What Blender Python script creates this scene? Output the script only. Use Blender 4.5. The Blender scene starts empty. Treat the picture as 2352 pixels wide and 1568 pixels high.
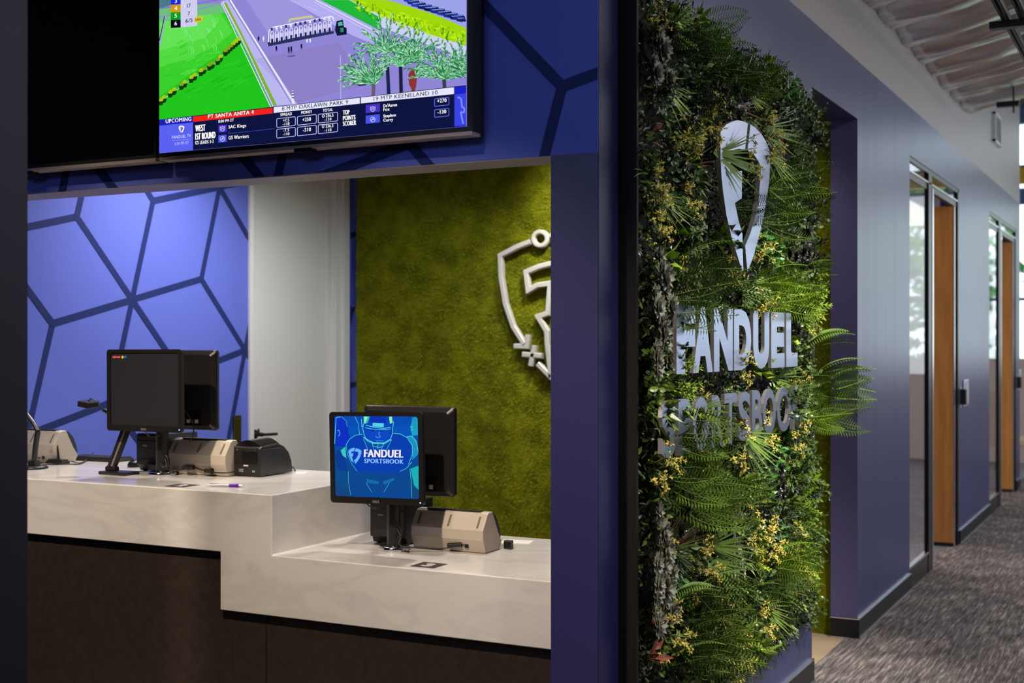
import bpy, bmesh, math, random
from math import pi, sin, cos, radians as R
from mathutils import Vector as V, Matrix as M, noise

# ------------------------------------------------------------------ camera, world, lights, exposure
SC = bpy.context.scene
COL = SC.collection
YAW, FPX, EYE = R(27.2), 2967.0, 1.57
cam = bpy.data.cameras.new('camera'); camo = bpy.data.objects.new('camera', cam); COL.objects.link(camo)
camo.location = (0, 0, EYE); camo.rotation_euler = (pi/2, 0, YAW)
cam.sensor_width = 36; cam.lens = FPX/2352*36; cam.clip_start = .05; cam.clip_end = 200
cam.dof.use_dof = True; cam.dof.focus_distance = 4.5; cam.dof.aperture_fstop = 3.2
SC.camera = camo
vs = SC.view_settings
vs.view_transform = 'Standard'; vs.look = 'None'; vs.gamma = 1; vs.use_curve_mapping = False; vs.exposure = 0.0
SC.cycles.max_bounces = 8; SC.cycles.caustics_reflective = False; SC.cycles.caustics_refractive = False

w = bpy.data.worlds.new('world'); SC.world = w; w.use_nodes = True
w.node_tree.nodes['Background'].inputs[0].default_value = (.80, .90, 1, 1)
w.node_tree.nodes['Background'].inputs[1].default_value = 2.3

def area(name, loc, rot, sx, sy, power, color, spread=180):
    l = bpy.data.lights.new(name, 'AREA'); l.shape = 'RECTANGLE'; l.size = sx; l.size_y = sy
    l.energy = power; l.color = color; l.spread = R(spread)
    o = bpy.data.objects.new(name, l); COL.objects.link(o); o.location = loc; o.rotation_euler = rot
    return o
def spot(name, loc, target, power, color, angle=60, blend=.6, rad=.05):
    l = bpy.data.lights.new(name, 'SPOT'); l.energy = power; l.color = color
    l.spot_size = R(angle); l.spot_blend = blend; l.shadow_soft_size = rad
    o = bpy.data.objects.new(name, l); COL.objects.link(o); o.location = loc
    o.rotation_euler = (V(target)-V(loc)).to_track_quat('-Z', 'Y').to_euler()
    return o
WARM, NEUT, COOL = (1, .82, .62), (1, .93, .85), (.72, .82, 1)
# added fill from the right, daylight through the far windows, office and corridor lamps
area('side_fill', (3.3, 11.0, 2.1), (0, R(90), 0), 2.4, 7.0, 62, (.80, .88, 1))  # unseen fill, added for the metal letters and corridor wall to reflect
area('daylight_far', (1.1, 17.3, 2.3), (R(-90), 0, 0), 3.6, 2.3, 24, (.85, .92, 1))
area('office_light', (-3.2, 10.5, 3.0), (0, 0, 0), 1.6, 4, 70, (1, .86, .78))
area('office_light', (-3.2, 15.0, 3.0), (0, 0, 0), 1.6, 3, 16, (1, .92, .84))
area('corridor_fill', (1.3, 8.5, 3.55), (0, 0, 0), .4, 6.0, 90, (1, .93, .88))  # ceiling fill added to brighten the carpet
area('corridor_fill', (1.0, 3.6, 3.7), (0, R(10), 0), .4, 2.0, 42, (.92, .94, 1))  # second ceiling fill, added to lift the dark doorway jamb
# teller room: ceiling downlights and one added doorway fill
spot('teller_spot', (-4.0, 5.1, 2.95), (-4.6, 5.1, 0), 180, (1, .93, .92), 130, .9, .12)
spot('teller_spot', (-3.3, 6.1, 2.95), (-4.6, 6.2, 0), 75, (.90, .96, 1), 110, .8, .10)
spot('moss_downlight', (-2.75, 6.2, 2.95), (-2.9, 7.0, 2.1), 210, (1, .97, .82), 80, 1, .06)
spot('teller_spot', (-2.3, 4.35, 2.95), (-2.3, 4.1, 0), 110, (1, .92, .86), 80, .7, .06)
spot('teller_spot', (-3.7, 4.3, 2.95), (-3.7, 4.1, 0), 110, (1, .92, .86), 80, .7, .06)
spot('teller_spot', (-2.1, 6.45, 2.95), (-1.9, 6.95, 1.2), 28, (1, .95, .85), 90, 1, .06)  # extra spot added to brighten the moss seen through the doorway
# customer side: warm ceiling cans in front of the counter, blue wash on the bulkhead
spot('customer_downlight', (-3.3, 1.3, 3.5), (-3.3, 3.5, .60), 530, WARM, 46, .8, .06)
spot('customer_downlight', (-1.9, 1.3, 3.5), (-2.1, 3.5, .55), 530, WARM, 46, .8, .06)
area('blue_wash', (-2.4, .2, 3.0), (R(75), 0, 0), 2.5, .4, 24, (.42, .55, 1))
# accent spots on the plant wall
spot('plant_spot', (0.4, 4.4, 3.5), (-1.40, 5.35, .95), 720, (1, .95, .84), 42, .8, .05)
spot('plant_spot', (0.1, 3.0, 3.5), (-1.45, 4.3, .35), 330, (1, .93, .82), 42, .9, .05)
spot('plant_spot', (0.3, 3.6, 3.7), (-1.45, 4.6, 2.2), 40, (.85, .9, 1), 50, 1, .1)

# ------------------------------------------------------------------ pixel rays (2352x1568 photograph)
ct, st = cos(YAW), sin(YAW)
def ray(px, py):
    r = (px-1176)/FPX; u = (784-py)/FPX
    return V((-st + r*ct, ct + r*st, u))
def onY(px, py, Y):
    d = ray(px, py); t = Y/d.y; return V((d.x*t, Y, EYE + d.z*t))
def onX(px, py, X):
    d = ray(px, py); t = X/d.x; return V((X, d.y*t, EYE + d.z*t))
def onZ(px, py, Z):
    d = ray(px, py); t = (Z-EYE)/d.z; return V((d.x*t, d.y*t, Z))

# ------------------------------------------------------------------ materials
def lin(c):
    if isinstance(c, str):
        c = [int(c[i:i+2], 16)/255 for i in (1, 3, 5)]
    return tuple((x/12.92 if x <= .04045 else ((x+.055)/1.055)**2.4) for x in c)
MATS = {}
def mat(name, col, rough=.5, metal=0, coat=0, spec=.5, noise_amt=0, nscale=8, bump=0, bscale=60, stretch=None, trans=0, aniso=0, col2=None, sheen=0):
    if name in MATS: return MATS[name]
    m = bpy.data.materials.new(name); m.use_nodes = True; MATS[name] = m
    nt = m.node_tree; N = nt.nodes; L = nt.links; b = N['Principled BSDF']
    c = lin(col) if isinstance(col, str) else col
    b.inputs['Base Color'].default_value = (*c, 1); b.inputs['Roughness'].default_value = rough
    b.inputs['Metallic'].default_value = metal; b.inputs['Coat Weight'].default_value = coat
    b.inputs['Specular IOR Level'].default_value = spec; b.inputs['Coat Roughness'].default_value = .06
    b.inputs['Transmission Weight'].default_value = trans
    if noise_amt or bump:
        tc = N.new('ShaderNodeTexCoord'); mp = N.new('ShaderNodeMapping'); L.new(tc.outputs['Object'], mp.inputs[0])
        if stretch: mp.inputs['Scale'].default_value = stretch
    if noise_amt:
        n = N.new('ShaderNodeTexNoise'); n.inputs['Scale'].default_value = nscale; n.inputs['Detail'].default_value = 6
        L.new(mp.outputs[0], n.inputs[0])
        r = N.new('ShaderNodeValToRGB'); L.new(n.outputs[0], r.inputs[0]); L.new(r.outputs[0], b.inputs['Base Color'])
        c2 = (lin(col2) if isinstance(col2, str) else col2) if col2 else tuple(x*(1-noise_amt) for x in c)
        r.color_ramp.elements[0].position = .35; r.color_ramp.elements[1].position = .65
        r.color_ramp.elements[0].color = (*c2, 1); r.color_ramp.elements[1].color = (*c, 1)
    if bump:
        n2 = N.new('ShaderNodeTexNoise'); n2.inputs['Scale'].default_value = bscale; n2.inputs['Detail'].default_value = 4
        L.new(mp.outputs[0], n2.inputs[0]); bp = N.new('ShaderNodeBump'); bp.inputs['Strength'].default_value = bump
        bp.inputs['Distance'].default_value = .01
        L.new(n2.outputs[0], bp.inputs['Height']); L.new(bp.outputs[0], b.inputs['Normal'])
    return m
def emat(col, s=1.0):
    k = 'screen_%s_%.2f' % (col, s)
    if k in MATS: return MATS[k]
    m = bpy.data.materials.new(k); m.use_nodes = True; MATS[k] = m
    nt = m.node_tree; nt.nodes.clear()
    e = nt.nodes.new('ShaderNodeEmission'); o = nt.nodes.new('ShaderNodeOutputMaterial')
    e.inputs[0].default_value = (*lin(col), 1); e.inputs[1].default_value = s
    nt.links.new(e.outputs[0], o.inputs[0]); return m

wallpaper = mat('blue_wallpaper', (.105, .145, .56), .6, bump=.04, bscale=300, spec=.3)
wallline = mat('navy_line', (.014, .026, .125), .6, spec=.2)
navy = mat('navy_paint', (.019, .018, .085), .42, bump=.05, bscale=250)
navygloss = mat('navy_gloss', (.028, .036, .12), .33, bump=.75, bscale=2.6, stretch=(1, 1, .012))
darknavy = mat('dark_column', (.007, .006, .017), .55, spec=.25)
returnnavy = mat('navy_return', (.010, .010, .060), .5, spec=.3)
beigep = mat('beige_paint', (.30, .265, .255), .45, bump=.05, bscale=8, stretch=(1, 1, .05))
whitep = mat('white_paint', (.62, .63, .62), .45)
black = mat('black_plastic', (.012, .011, .010), .35)
blackg = mat('black_gloss', (.008, .007, .007), .16)
blackm = mat('black_matte', (.006, .006, .006), .6)
tvoff = mat('dark_glass', (.003, .003, .004), .12)
monoff = mat('dark_screen', (.016, .016, .021), .5)
chrome = mat('chrome', (.7, .7, .72), .12, 1)
brass = mat('brass', (.22, .17, .06), .35, 1)
bronze = mat('bronze_trim', (.50, .40, .34), .4, .2)
beigepl = mat('beige_plastic', (.46, .40, .32), .42, bump=.04, bscale=400)
slate = mat('slate_plastic', (.025, .03, .032), .4)
brown = mat('brown_laminate', (.030, .022, .018), .33, noise_amt=.25, nscale=30, bump=.05, bscale=300)
signw = mat('white_acrylic', (.48, .46, .43), .35)
steel = mat('brushed_mirror', (.33, .37, .52), .27, 1, bump=.03, bscale=60, stretch=(1, 1, .05))
steelside = mat('steel_return', (.30, .28, .26), .45, .6)
wood = mat('orange_wood', (.60, .25, .05), .38, noise_amt=.25, nscale=5, stretch=(8, 8, .5), coat=.15)
rubber = mat('black_rubber', (.009, .009, .011), .45, spec=.3)
alu = mat('aluminium', (.75, .76, .80), .25, 1)
glassm = mat('clear_glass', (.95, .97, .97), .02, trans=1); glassm.node_tree.nodes['Principled BSDF'].inputs['IOR'].default_value = 1.15
cable = mat('black_cable', (.01, .01, .01), .4)
sticker = mat('dark_sticker', (.04, .032, .026), .4)
paper = mat('paper', (.7, .7, .68), .7)
purple = mat('purple_grip', (.13, .01, .38), .3)
creamw = mat('office_wall', (.62, .52, .48), .7)

def quartz_mat():
    m = mat('white_quartz', (.62, .60, .58), .14, spec=.5); nt = m.node_tree; N = nt.nodes; L = nt.links; b = N['Principled BSDF']
    tc = N.new('ShaderNodeTexCoord'); mp = N.new('ShaderNodeMapping'); mp.inputs['Scale'].default_value = (.7, 1.0, 2.4)
    mp.inputs['Rotation'].default_value = (0, R(-14), 0)
    L.new(tc.outputs['Object'], mp.inputs[0])
    n = N.new('ShaderNodeTexNoise'); n.inputs['Scale'].default_value = 2.2; n.inputs['Detail'].default_value = 7; n.inputs['Distortion'].default_value = 1.2
    L.new(mp.outputs[0], n.inputs[0])
    mm = N.new('ShaderNodeMath'); mm.operation = 'SUBTRACT'; mm.inputs[1].default_value = .5; L.new(n.outputs[0], mm.inputs[0])
    ab = N.new('ShaderNodeMath'); ab.operation = 'ABSOLUTE'; L.new(mm.outputs[0], ab.inputs[0])
    r = N.new('ShaderNodeValToRGB'); r.color_ramp.elements[0].position = 0; r.color_ramp.elements[1].position = .06
    r.color_ramp.elements[0].color = (.575, .552, .535, 1); r.color_ramp.elements[1].color = (.64, .615, .59, 1)
    L.new(ab.outputs[0], r.inputs[0]); 
    n3 = N.new('ShaderNodeTexNoise'); n3.inputs['Scale'].default_value = 1.6; n3.inputs['Detail'].default_value = 3; L.new(mp.outputs[0], n3.inputs[0])
    r3 = N.new('ShaderNodeValToRGB'); r3.color_ramp.elements[0].position = .3; r3.color_ramp.elements[1].position = .7
    r3.color_ramp.elements[0].color = (.90, .90, .90, 1); r3.color_ramp.elements[1].color = (1, 1, 1, 1); L.new(n3.outputs[0], r3.inputs[0])
    mx = N.new('ShaderNodeMix'); mx.data_type = 'RGBA'; mx.blend_type = 'MULTIPLY'; mx.inputs[0].default_value = 1
    L.new(r.outputs[0], mx.inputs[6]); L.new(r3.outputs[0], mx.inputs[7]); L.new(mx.outputs[2], b.inputs['Base Color'])
    return m
quartz = quartz_mat()
def carpet_mat():
    m = mat('carpet', (.1, .09, .085), .95, spec=.1); nt = m.node_tree; N = nt.nodes; L = nt.links; b = N['Principled BSDF']
    tc = N.new('ShaderNodeTexCoord')
    mp = N.new('ShaderNodeMapping'); mp.inputs['Scale'].default_value = (70, 4.5, 1); L.new(tc.outputs['Object'], mp.inputs[0])
    n = N.new('ShaderNodeTexNoise'); n.inputs['Scale'].default_value = 1; n.inputs['Detail'].default_value = 5; n.inputs['Roughness'].default_value = .7; L.new(mp.outputs[0], n.inputs[0])
    r = N.new('ShaderNodeValToRGB'); e = r.color_ramp.elements; e[0].position = .33; e[1].position = .70
    e[0].color = (.055, .048, .046, 1); e[1].color = (.52, .46, .43, 1); x = e.new(.52); x.color = (.19, .165, .16, 1); L.new(n.outputs[0], r.inputs[0])
    n2 = N.new('ShaderNodeTexNoise'); n2.inputs['Scale'].default_value = 3.5; n2.inputs['Detail'].default_value = 3; L.new(tc.outputs['Object'], n2.inputs[0])
    r2 = N.new('ShaderNodeValToRGB'); r2.color_ramp.elements[0].color = (.6, .6, .62, 1); r2.color_ramp.elements[1].color = (1.25, 1.2, 1.15, 1)
    r2.color_ramp.elements[0].position = .3; r2.color_ramp.elements[1].position = .7; L.new(n2.outputs[0], r2.inputs[0])
    mx = N.new('ShaderNodeMix'); mx.data_type = 'RGBA'; mx.blend_type = 'MULTIPLY'; mx.inputs[0].default_value = 1
    L.new(r.outputs[0], mx.inputs[6]); L.new(r2.outputs[0], mx.inputs[7]); L.new(mx.outputs[2], b.inputs['Base Color'])
    bp = N.new('ShaderNodeBump'); bp.inputs['Strength'].default_value = .5; bp.inputs['Distance'].default_value = .004
    L.new(n.outputs[0], bp.inputs['Height']); L.new(bp.outputs[0], b.inputs['Normal'])
    return m
carpet = carpet_mat()
beigefloor = mat('beige_vinyl', (.50, .37, .24), .45, noise_amt=.25, nscale=3)
mossm = mat('moss', (.17, .185, .004), .9, spec=.1, noise_amt=.5, nscale=9, bump=.9, bscale=90)
foil = mat('silver_foil', (.74, .73, .76), .26, .9, bump=.6, bscale=10, stretch=(.45, 2.2, 1), noise_amt=.3, nscale=2.2, col2=(.62, .46, .36))  # warm tan noise paints orange reflections into the silver

# ------------------------------------------------------------------ mesh helpers
class MB:
    def __init__(s, *mats): s.v = []; s.f = []; s.m = []; s.mats = list(mats); s.smooth = []
    def mi(s, m):
        if m is None: return 0
        if m not in s.mats: s.mats.append(m)
        return s.mats.index(m)
    def add(s, vs, fs, m=None, smooth=False):
        o = len(s.v); s.v += [tuple(p) for p in vs]; k = s.mi(m)
        for f in fs: s.f.append([i+o for i in f]); s.m.append(k); s.smooth.append(smooth)
        return s
    def box(s, a, b, m=None):
        x0, y0, z0 = a; x1, y1, z1 = b
        vs = [(x0,y0,z0),(x1,y0,z0),(x1,y1,z0),(x0,y1,z0),(x0,y0,z1),(x1,y0,z1),(x1,y1,z1),(x0,y1,z1)]
        return s.add(vs, [(0,3,2,1),(4,5,6,7),(0,1,5,4),(1,2,6,5),(2,3,7,6),(3,0,4,7)], m)
    def poly(s, pts, m=None): return s.add(pts, [list(range(len(pts)))], m)
    def prism(s, pts, d, m=None, mside=None, smooth_side=False):
        n = len(pts); pts = [V(p) for p in pts]; d = V(d)
        top = [p+d for p in pts]
        s.add(pts, [list(range(n))[::-1]], m); s.add(top, [list(range(n))], m)
        for i in range(n):
            j = (i+1) % n; s.add([pts[i], pts[j], top[j], top[i]], [(0,1,2,3)], mside or m, smooth_side)
        return s
    def cyl(s, a, b, r, r2=None, n=16, m=None, cap=True):
        a = V(a); b = V(b); r2 = r if r2 is None else r2
        q = (b-a).to_track_quat('Z', 'Y'); vs = []
        for c, rr in ((a, r), (b, r2)):
            for i in range(n): vs.append(c + q @ V((rr*cos(2*pi*i/n), rr*sin(2*pi*i/n), 0)))
        s.add(vs, [(i, (i+1) % n, n+(i+1) % n, n+i) for i in range(n)], m, True)
        if cap: s.add(vs[:n], [list(range(n))[::-1]], m); s.add(vs[n:], [list(range(n))], m)
        return s
    def tube(s, pts, r, n=8, m=None, closed=False, flat=1.0):
        pts = [V(p) for p in pts]; k = len(pts); vs = []; up = None
        for i, p in enumerate(pts):
            t = (pts[(i+1) % k]-pts[i-1]) if closed else (pts[min(i+1, k-1)]-pts[max(i-1, 0)])
            t.normalize()
            if up is None:
                up = V((0, 0, 1)) if abs(t.z) < .9 else V((1, 0, 0))
            side = t.cross(up).normalized(); up = side.cross(t).normalized()
            for j in range(n):
                a = 2*pi*j/n; vs.append(p + side*(r*cos(a)) + up*(r*sin(a)*flat))
        fs = []
        for i in range(k if closed else k-1):
            for j in range(n):
                a, b = i*n+j, i*n+(j+1) % n; c, d = ((i+1) % k)*n+(j+1) % n, ((i+1) % k)*n+j
                fs.append((a, b, c, d))
        s.add(vs, fs, m, True)
        if not closed:
            s.add(vs[:n], [list(range(n))[::-1]], m); s.add(vs[-n:], [list(range(n))], m)
        return s
    def lathe(s, prof, c=(0, 0, 0), n=24, m=None):
        c = V(c); vs = []
        for r, z in prof:
            for i in range(n): vs.append(c + V((r*cos(2*pi*i/n), r*sin(2*pi*i/n), z)))
        fs = [(i*n+j, i*n+(j+1) % n, (i+1)*n+(j+1) % n, (i+1)*n+j) for i in range(len(prof)-1) for j in range(n)]
        return s.add(vs, fs, m, True)
    def xf(s, mt):
        s.v = [tuple(mt @ V(p)) for p in s.v]; return s
    def off(s, d): return s.xf(M.Translation(-V(d)))
    def mesh(s, name):
        me = bpy.data.meshes.new(name); me.from_pydata(s.v, [], s.f)
        for m in s.mats: me.materials.append(m)
        me.polygons.foreach_set('material_index', s.m); me.polygons.foreach_set('use_smooth', s.smooth)
        me.update(); return me
    def build(s, name, parent=None, bevel=0, **kw):
        o = bpy.data.objects.new(name, s.mesh(name)); COL.objects.link(o)
        if parent: o.parent = parent
        if bevel:
            bm = bmesh.new(); bm.from_mesh(o.data); bmesh.ops.remove_doubles(bm, verts=bm.verts, dist=1e-5); bm.to_mesh(o.data); bm.free()
            b = o.modifiers.new('bevel', 'BEVEL'); b.width = bevel; b.segments = 3; b.limit_method = 'ANGLE'; b.angle_limit = R(35)
        for k, v in kw.items(): o[k] = v
        return o
def thing(name, label, cat, loc=(0, 0, 0), rz=0, group=None):
    o = bpy.data.objects.new(name, None); COL.objects.link(o); o.location = loc; o.rotation_euler = (0, 0, rz)
    o.empty_display_size = .1
    o['label'] = label; o['category'] = cat
    if group: o['group'] = group
    return o
def tag(o, label, cat, group=None):
    o['label'] = label; o['category'] = cat
    if group: o['group'] = group
    return o
def kids(o): return [c for c in bpy.data.objects if c.parent == o]
def dup(root, loc, label, rz=None, group=None):
    r = root.copy(); COL.objects.link(r); r.location = loc; r['label'] = label
    if rz is not None: r.rotation_euler = (0, 0, rz)
    if group: r['group'] = group
    for ch in kids(root):
        c = ch.copy(); COL.objects.link(c); c.parent = r
        for g in kids(ch):
            d = g.copy(); COL.objects.link(d); d.parent = c
    return r
GL = {}
def glyph(s, bold=0.0):
    if (s, bold) in GL: return GL[(s, bold)]
    c = bpy.data.curves.new('t', 'FONT'); c.body = s; c.offset = bold; c.space_character = 1.10 if len(s) > 1 else 1; c.resolution_u = 4; c.fill_mode = 'FRONT'; c.dimensions = '2D'
    o = bpy.data.objects.new('t', c); me = bpy.data.meshes.new_from_object(o)
    vs = [v.co.copy() for v in me.vertices]; fs = [tuple(p.vertices) for p in me.polygons]
    bpy.data.objects.remove(o); bpy.data.meshes.remove(me); bpy.data.curves.remove(c)
    x0 = min(v.x for v in vs); x1 = max(v.x for v in vs); y0 = min(v.y for v in vs); y1 = max(v.y for v in vs)
    GL[(s, bold)] = ([((v.x-x0)/(x1-x0), (v.y-y0)/(y1-y0)) for v in vs], fs, (x1-x0)/(y1-y0))
    return GL[(s, bold)]
def put_text(mb, s, o, u, v, m, bold=.02, off=0.0):      # o lower left; u, v full width / height vectors
    vs, fs, _ = glyph(s, off); o = V(o); u = V(u); v = V(v); h = u.normalized()*v.length*bold*2.0
    k = (u.length-2*h.length)/u.length if bold else 1
    for q in ((-1, 0, 1) if bold else (0,)):
        mb.add([o + h*(1+q) + u*(a*k) + v*b for a, b in vs], fs, m)

def clip(poly, x0, x1, y0, y1):
    for ax, lim, sg in ((0, x0, 1), (0, x1, -1), (1, y0, 1), (1, y1, -1)):
        out = []
        for i in range(len(poly)):
            a, b = poly[i-1], poly[i]; da = (a[ax]-lim)*sg; db = (b[ax]-lim)*sg
            if (da >= 0) != (db >= 0):
                t = da/(da-db); out.append((a[0]+(b[0]-a[0])*t, a[1]+(b[1]-a[1])*t))
            if db >= 0: out.append(b)
        poly = out
        if len(poly) < 3: return []
    return poly
def rhombille(D, ang, a, w, rect):
    """edge strips of a rhombus (tumbling block) pattern; D is a six-way vertex"""
    e = lambda d, l=a: V((l*cos(R(ang+d)), l*sin(R(ang+d))))
    g1 = e(0)+e(60); g2 = e(60)+e(120); out = []
    for i in range(-14, 15):
        for j in range(-14, 15):
            c = V(D) + g1*i + g2*j
            if not (rect[0]-2 < c.x < rect[1]+2 and rect[2]-2 < c.y < rect[3]+2): continue
            for k in range(6):
                d = e(60*k); n = V((-d.y, d.x)).normalized()*w/2; x = d.normalized()*w*.28
                p = clip([tuple(q) for q in (c-n-x, c+d-n+x, c+d+n+x, c+n-x)], *rect)
                if len(p) >= 3: out.append((k, p))
    return out

# ------------------------------------------------------------------ the setting
S = dict(kind='structure')
XW = -1.493                       # face of the corridor / plant wall
H = 4.6
fl = MB(carpet); fl.box((XW-.067, -2.6, -.1), (3.5, 18, 0)); fl.build('floor', **S)
fl = MB(beigefloor); fl.box((-4.95, 3.55, -.1), (XW-.067, 7.1, 0)); fl.build('floor', **S)
fl = MB(carpet); fl.box((-4.95, -2.6, -.1), (XW-.067, 3.55, 0)); fl.build('floor', **S)
fl = MB(mat('office_floor', (.20, .19, .24), .35)); fl.box((-4.95, 7.1, -.1), (XW-.067, 18, 0)); fl.build('floor', **S)
ce = MB(mat('grey_ceiling', (.10, .10, .11), .8)); ce.box((-4.95, -2.6, H), (3.5, 18, H+.1)); ce.build('ceiling', **S)
ce = MB(mat('white_ceiling', (.6, .6, .6), .8)); ce.box((-4.8, 3.62, 3.0), (-1.66, 6.95, 3.05)); ce.build('ceiling', **S)

# front wall with the counter opening
YF, YFB, OT, OR_, OL = 3.45, 3.60, 2.12, -1.644, -4.25
m = MB(wallpaper, navy, beigep)
m.box((-4.95, YF, OT), (XW, YFB, H), wallpaper)
m.box((OR_, YF, 0), (XW, YFB, OT), navy)
m.box((-4.95, YF, 0), (OL, YFB, OT), navy)
m.box((OL, YF+.001, OT-.004), (OR_, YFB, OT), mat('soffit_paint', (.30, .27, .30), .5))
P0 = V((-2.134, 2.189)); D0 = P0 - V((.543*cos(R(14)), .543*sin(R(14))))
for k, p in rhombille(D0, 14, .543, .0345, (-4.95, XW, OT, H)):
    m.poly([(x, YF-.0012-k*.0003, z) for x, z in p], wallline)
m.build('wall_front', **S)

# left wall with the pattern and its door recess
XL = -4.76; DY0, DY1, DH = 5.96, 6.79, 2.85
m = MB(wallpaper, wallline, whitep)
for a, b in (((XL-.19, YFB, 0), (XL, DY0, H)), ((XL-.19, DY1, 0), (XL, 7.1, H)), ((XL-.19, DY0, DH), (XL, DY1, H))): m.box(a, b, wallpaper)
D1 = V((5.0, 1.784))
for rect in ((YFB, DY0, 0, H), (DY1, 6.93, 0, H)):
    for k, p in rhombille(D1, 13.7, .543, .035, rect): m.poly([(XL+.0012+k*.0003, y, z) for y, z in p], wallline)
m.build('wall_left', **S)
m = MB(darknavy); m.box((XL-.19, -2.6, 0), (XL, YF, H)); m.build('wall_left', **S)
# white door in the left wall
d = bpy.data.objects.new('door_1', None); COL.objects.link(d); d.location = (XL, DY0, 0); d['kind'] = 'structure'
m = MB(whitep); m.box((-.09, .004, .01), (-.035, DY1-DY0-.004, DH-.01)); m.build('door_leaf', d)
m = MB(whitep)
m.box((-.035, DY1-DY0-.02, 0), (0, DY1-DY0, DH)); m.box((0, DY1-DY0-.01, 0), (.018, DY1-DY0+.055, DH+.06)); m.box((0, DY1-DY0+.055, 0), (.036, DY1-DY0+.12, DH+.06))
m.box((0, -.03, 0), (.018, .005, DH+.06)); m.box((0, -.03, DH), (.018, DY1-DY0+.06, DH+.06)); m.box((-.09, DY1-DY0-.004, 0), (-.035, DY1-DY0, DH))
m.build('door_frame', d, bevel=.002)
m = MB(black)
hp = onX(604, 998, XL+.03) - V((XL, DY0, 0))
m.cyl((-.035, hp.y, hp.z), (.03, hp.y, hp.z), .012); m.cyl((-.036, hp.y, hp.z), (-.026, hp.y, hp.z), .028)
m.cyl((.03, hp.y-.01, hp.z), (.03, hp.y+.13, hp.z-.004), .009); m.cyl((.01, hp.y-.012, hp.z), (.01, hp.y-.016, hp.z+.035), .006)
m.build('door_handle', d)
# back wall of the teller room
m = MB(wallpaper, wallline); m.box((XL, 6.97, 0), (XW-.14, 7.1, H), wallpaper)
for k, p in rhombille((-4.9, 1.25), 14, .543, .035, (XL, XL+.4, 0, H)): m.poly([(x, 6.9688-k*.0003, z) for x, z in p], wallline)
m.build('wall_back', **S)

# corridor wall (plant wall side) with doorway and two office openings
ZB = 3.05; DT = 2.745
NI0, NI1 = 5.93, 6.89
A0, A1, B0, B1 = 8.39, 10.47, 12.3, 14.5
m = MB(navygloss, beigep, navy, darknavy)
jamb = mat('jamb_paint', (.095, .085, .21), .5)
def seg(y0, y1, z0=0, z1=H):
    if z0 < ZB: m.box((XW-.14, y0, z0), (XW, y1, min(ZB, z1)), navygloss)
    if z1 > ZB: m.box((XW-.14, y0, max(z0, ZB)), (XW, y1, z1), beigep)
seg(YFB, NI0); seg(NI0, NI1, DT); seg(NI1, A0); seg(A0, A1, DT); seg(A1, B0); seg(B0, B1, DT); seg(B1, 14.85)
m.box((XW-.141, NI1-.0015, 0), (XW-.0005, NI1, DT), jamb)
m.box((XW-.141, NI0, DT-.0015), (XW-.0005, NI1, DT), navy)
m.build('wall_corridor', **S)
m = MB(returnnavy); m.box((XW, YF+.003, 0), (XW+.002, 3.60, H)); m.build('wall_right_return', **S)
# black trim post beside the plants
m = MB(mat('black_trim', (.006, .005, .005), .6, spec=.2)); m.box((XW+.0, 3.60, 0), (XW+.062, 3.615, H)); tr = m.build('trim_1', bevel=.003, **S)
# baseboards with metal edges
def baseboard(name, y0, y1, x=XW):
    m = MB(rubber, alu); m.box((x, y0, .006), (x+.012, y1, .105), rubber); m.box((x, y0, .105), (x+.013, y1, .110), alu); m.box((x, y0, 0), (x+.018, y1, .010), alu)
    m.build(name, **S)
baseboard('baseboard_plants', 3.616, NI0); baseboard('baseboard_corridor', NI1, A0-.0); baseboard('baseboard_doors', A1, B0); baseboard('baseboard_far', B1, 14.85)
m = MB(rubber, alu); m.box((XW-.14, NI1-.012, .006), (XW+.012, NI1-.001, .105), rubber); m.box((XW-.14, NI1-.013, .105), (XW+.012, NI1-.001, .109), alu); m.box((XW-.14, NI1-.016, 0), (XW+.012, NI1-.001, .008), alu); m.build('baseboard_doorway', **S)

# unseen right wall, openings added for side fill, far glazing, wall behind the camera
m = MB(creamw)
m.box((3.5, -2.6, 0), (3.65, 7.4, H)); m.box((3.5, 7.4, 0), (3.65, 14.6, .6)); m.box((3.5, 7.4, 3.2), (3.65, 14.6, H)); m.box((3.5, 14.6, 0), (3.65, 18, H))
for y in (9.2, 11, 12.8): m.box((3.5, y-.05, .6), (3.65, y+.05, 3.2))
m.build('wall_right', **S)
m = MB(mat('dark_rear', (.05, .045, .05), .7)); m.box((-4.95, -2.75, 0), (3.65, -2.6, H)); m.build('wall_rear', **S)
m = MB(mat('steel_blue', (.10, .19, .42), .5), mat('yellow_paint', (.75, .50, .03), .5), creamw)
m.box((-4.95, 17.9, 0), (3.65, 18.05, 1.35), creamw); m.box((-4.95, 17.9, 1.35), (-2.6, 18.05, H), creamw); m.box((-2.6, 17.9, 4.4), (3.65, 18.05, H), m.mats[0]); m.box((-2.6, 17.85, 3.35), (3.65, 18.0, 3.55), m.mats[0]); m.box((-2.6, 17.85, 3.75), (3.65, 18.0, 3.85), m.mats[0])
for x in [-2.57+1.2*i for i in range(6)]: m.box((x-.03, 17.9, 1.35), (x+.03, 18.0, 4.4), m.mats[0])
m.box((-2.6, 17.9, 2.1), (3.65, 17.98, 2.14), m.mats[0])
m.build('wall_far', **S)
m = MB(mat('yellow_paint', (.75, .50, .03), .5)); m.box((-1.60, 16.6, 3.48), (3.4, 16.8, 3.66)); m.box((-3.4, 16.6, 3.48), (-1.60, 16.8, 3.66)); tag(m.build('roof_beam'), 'yellow painted steel beam crossing in front of the far windows', 'beam')
m = MB(creamw); m.box((-4.95, 7.1, 0), (-4.83, 18, H)); m.build('wall_office', **S)
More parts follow.
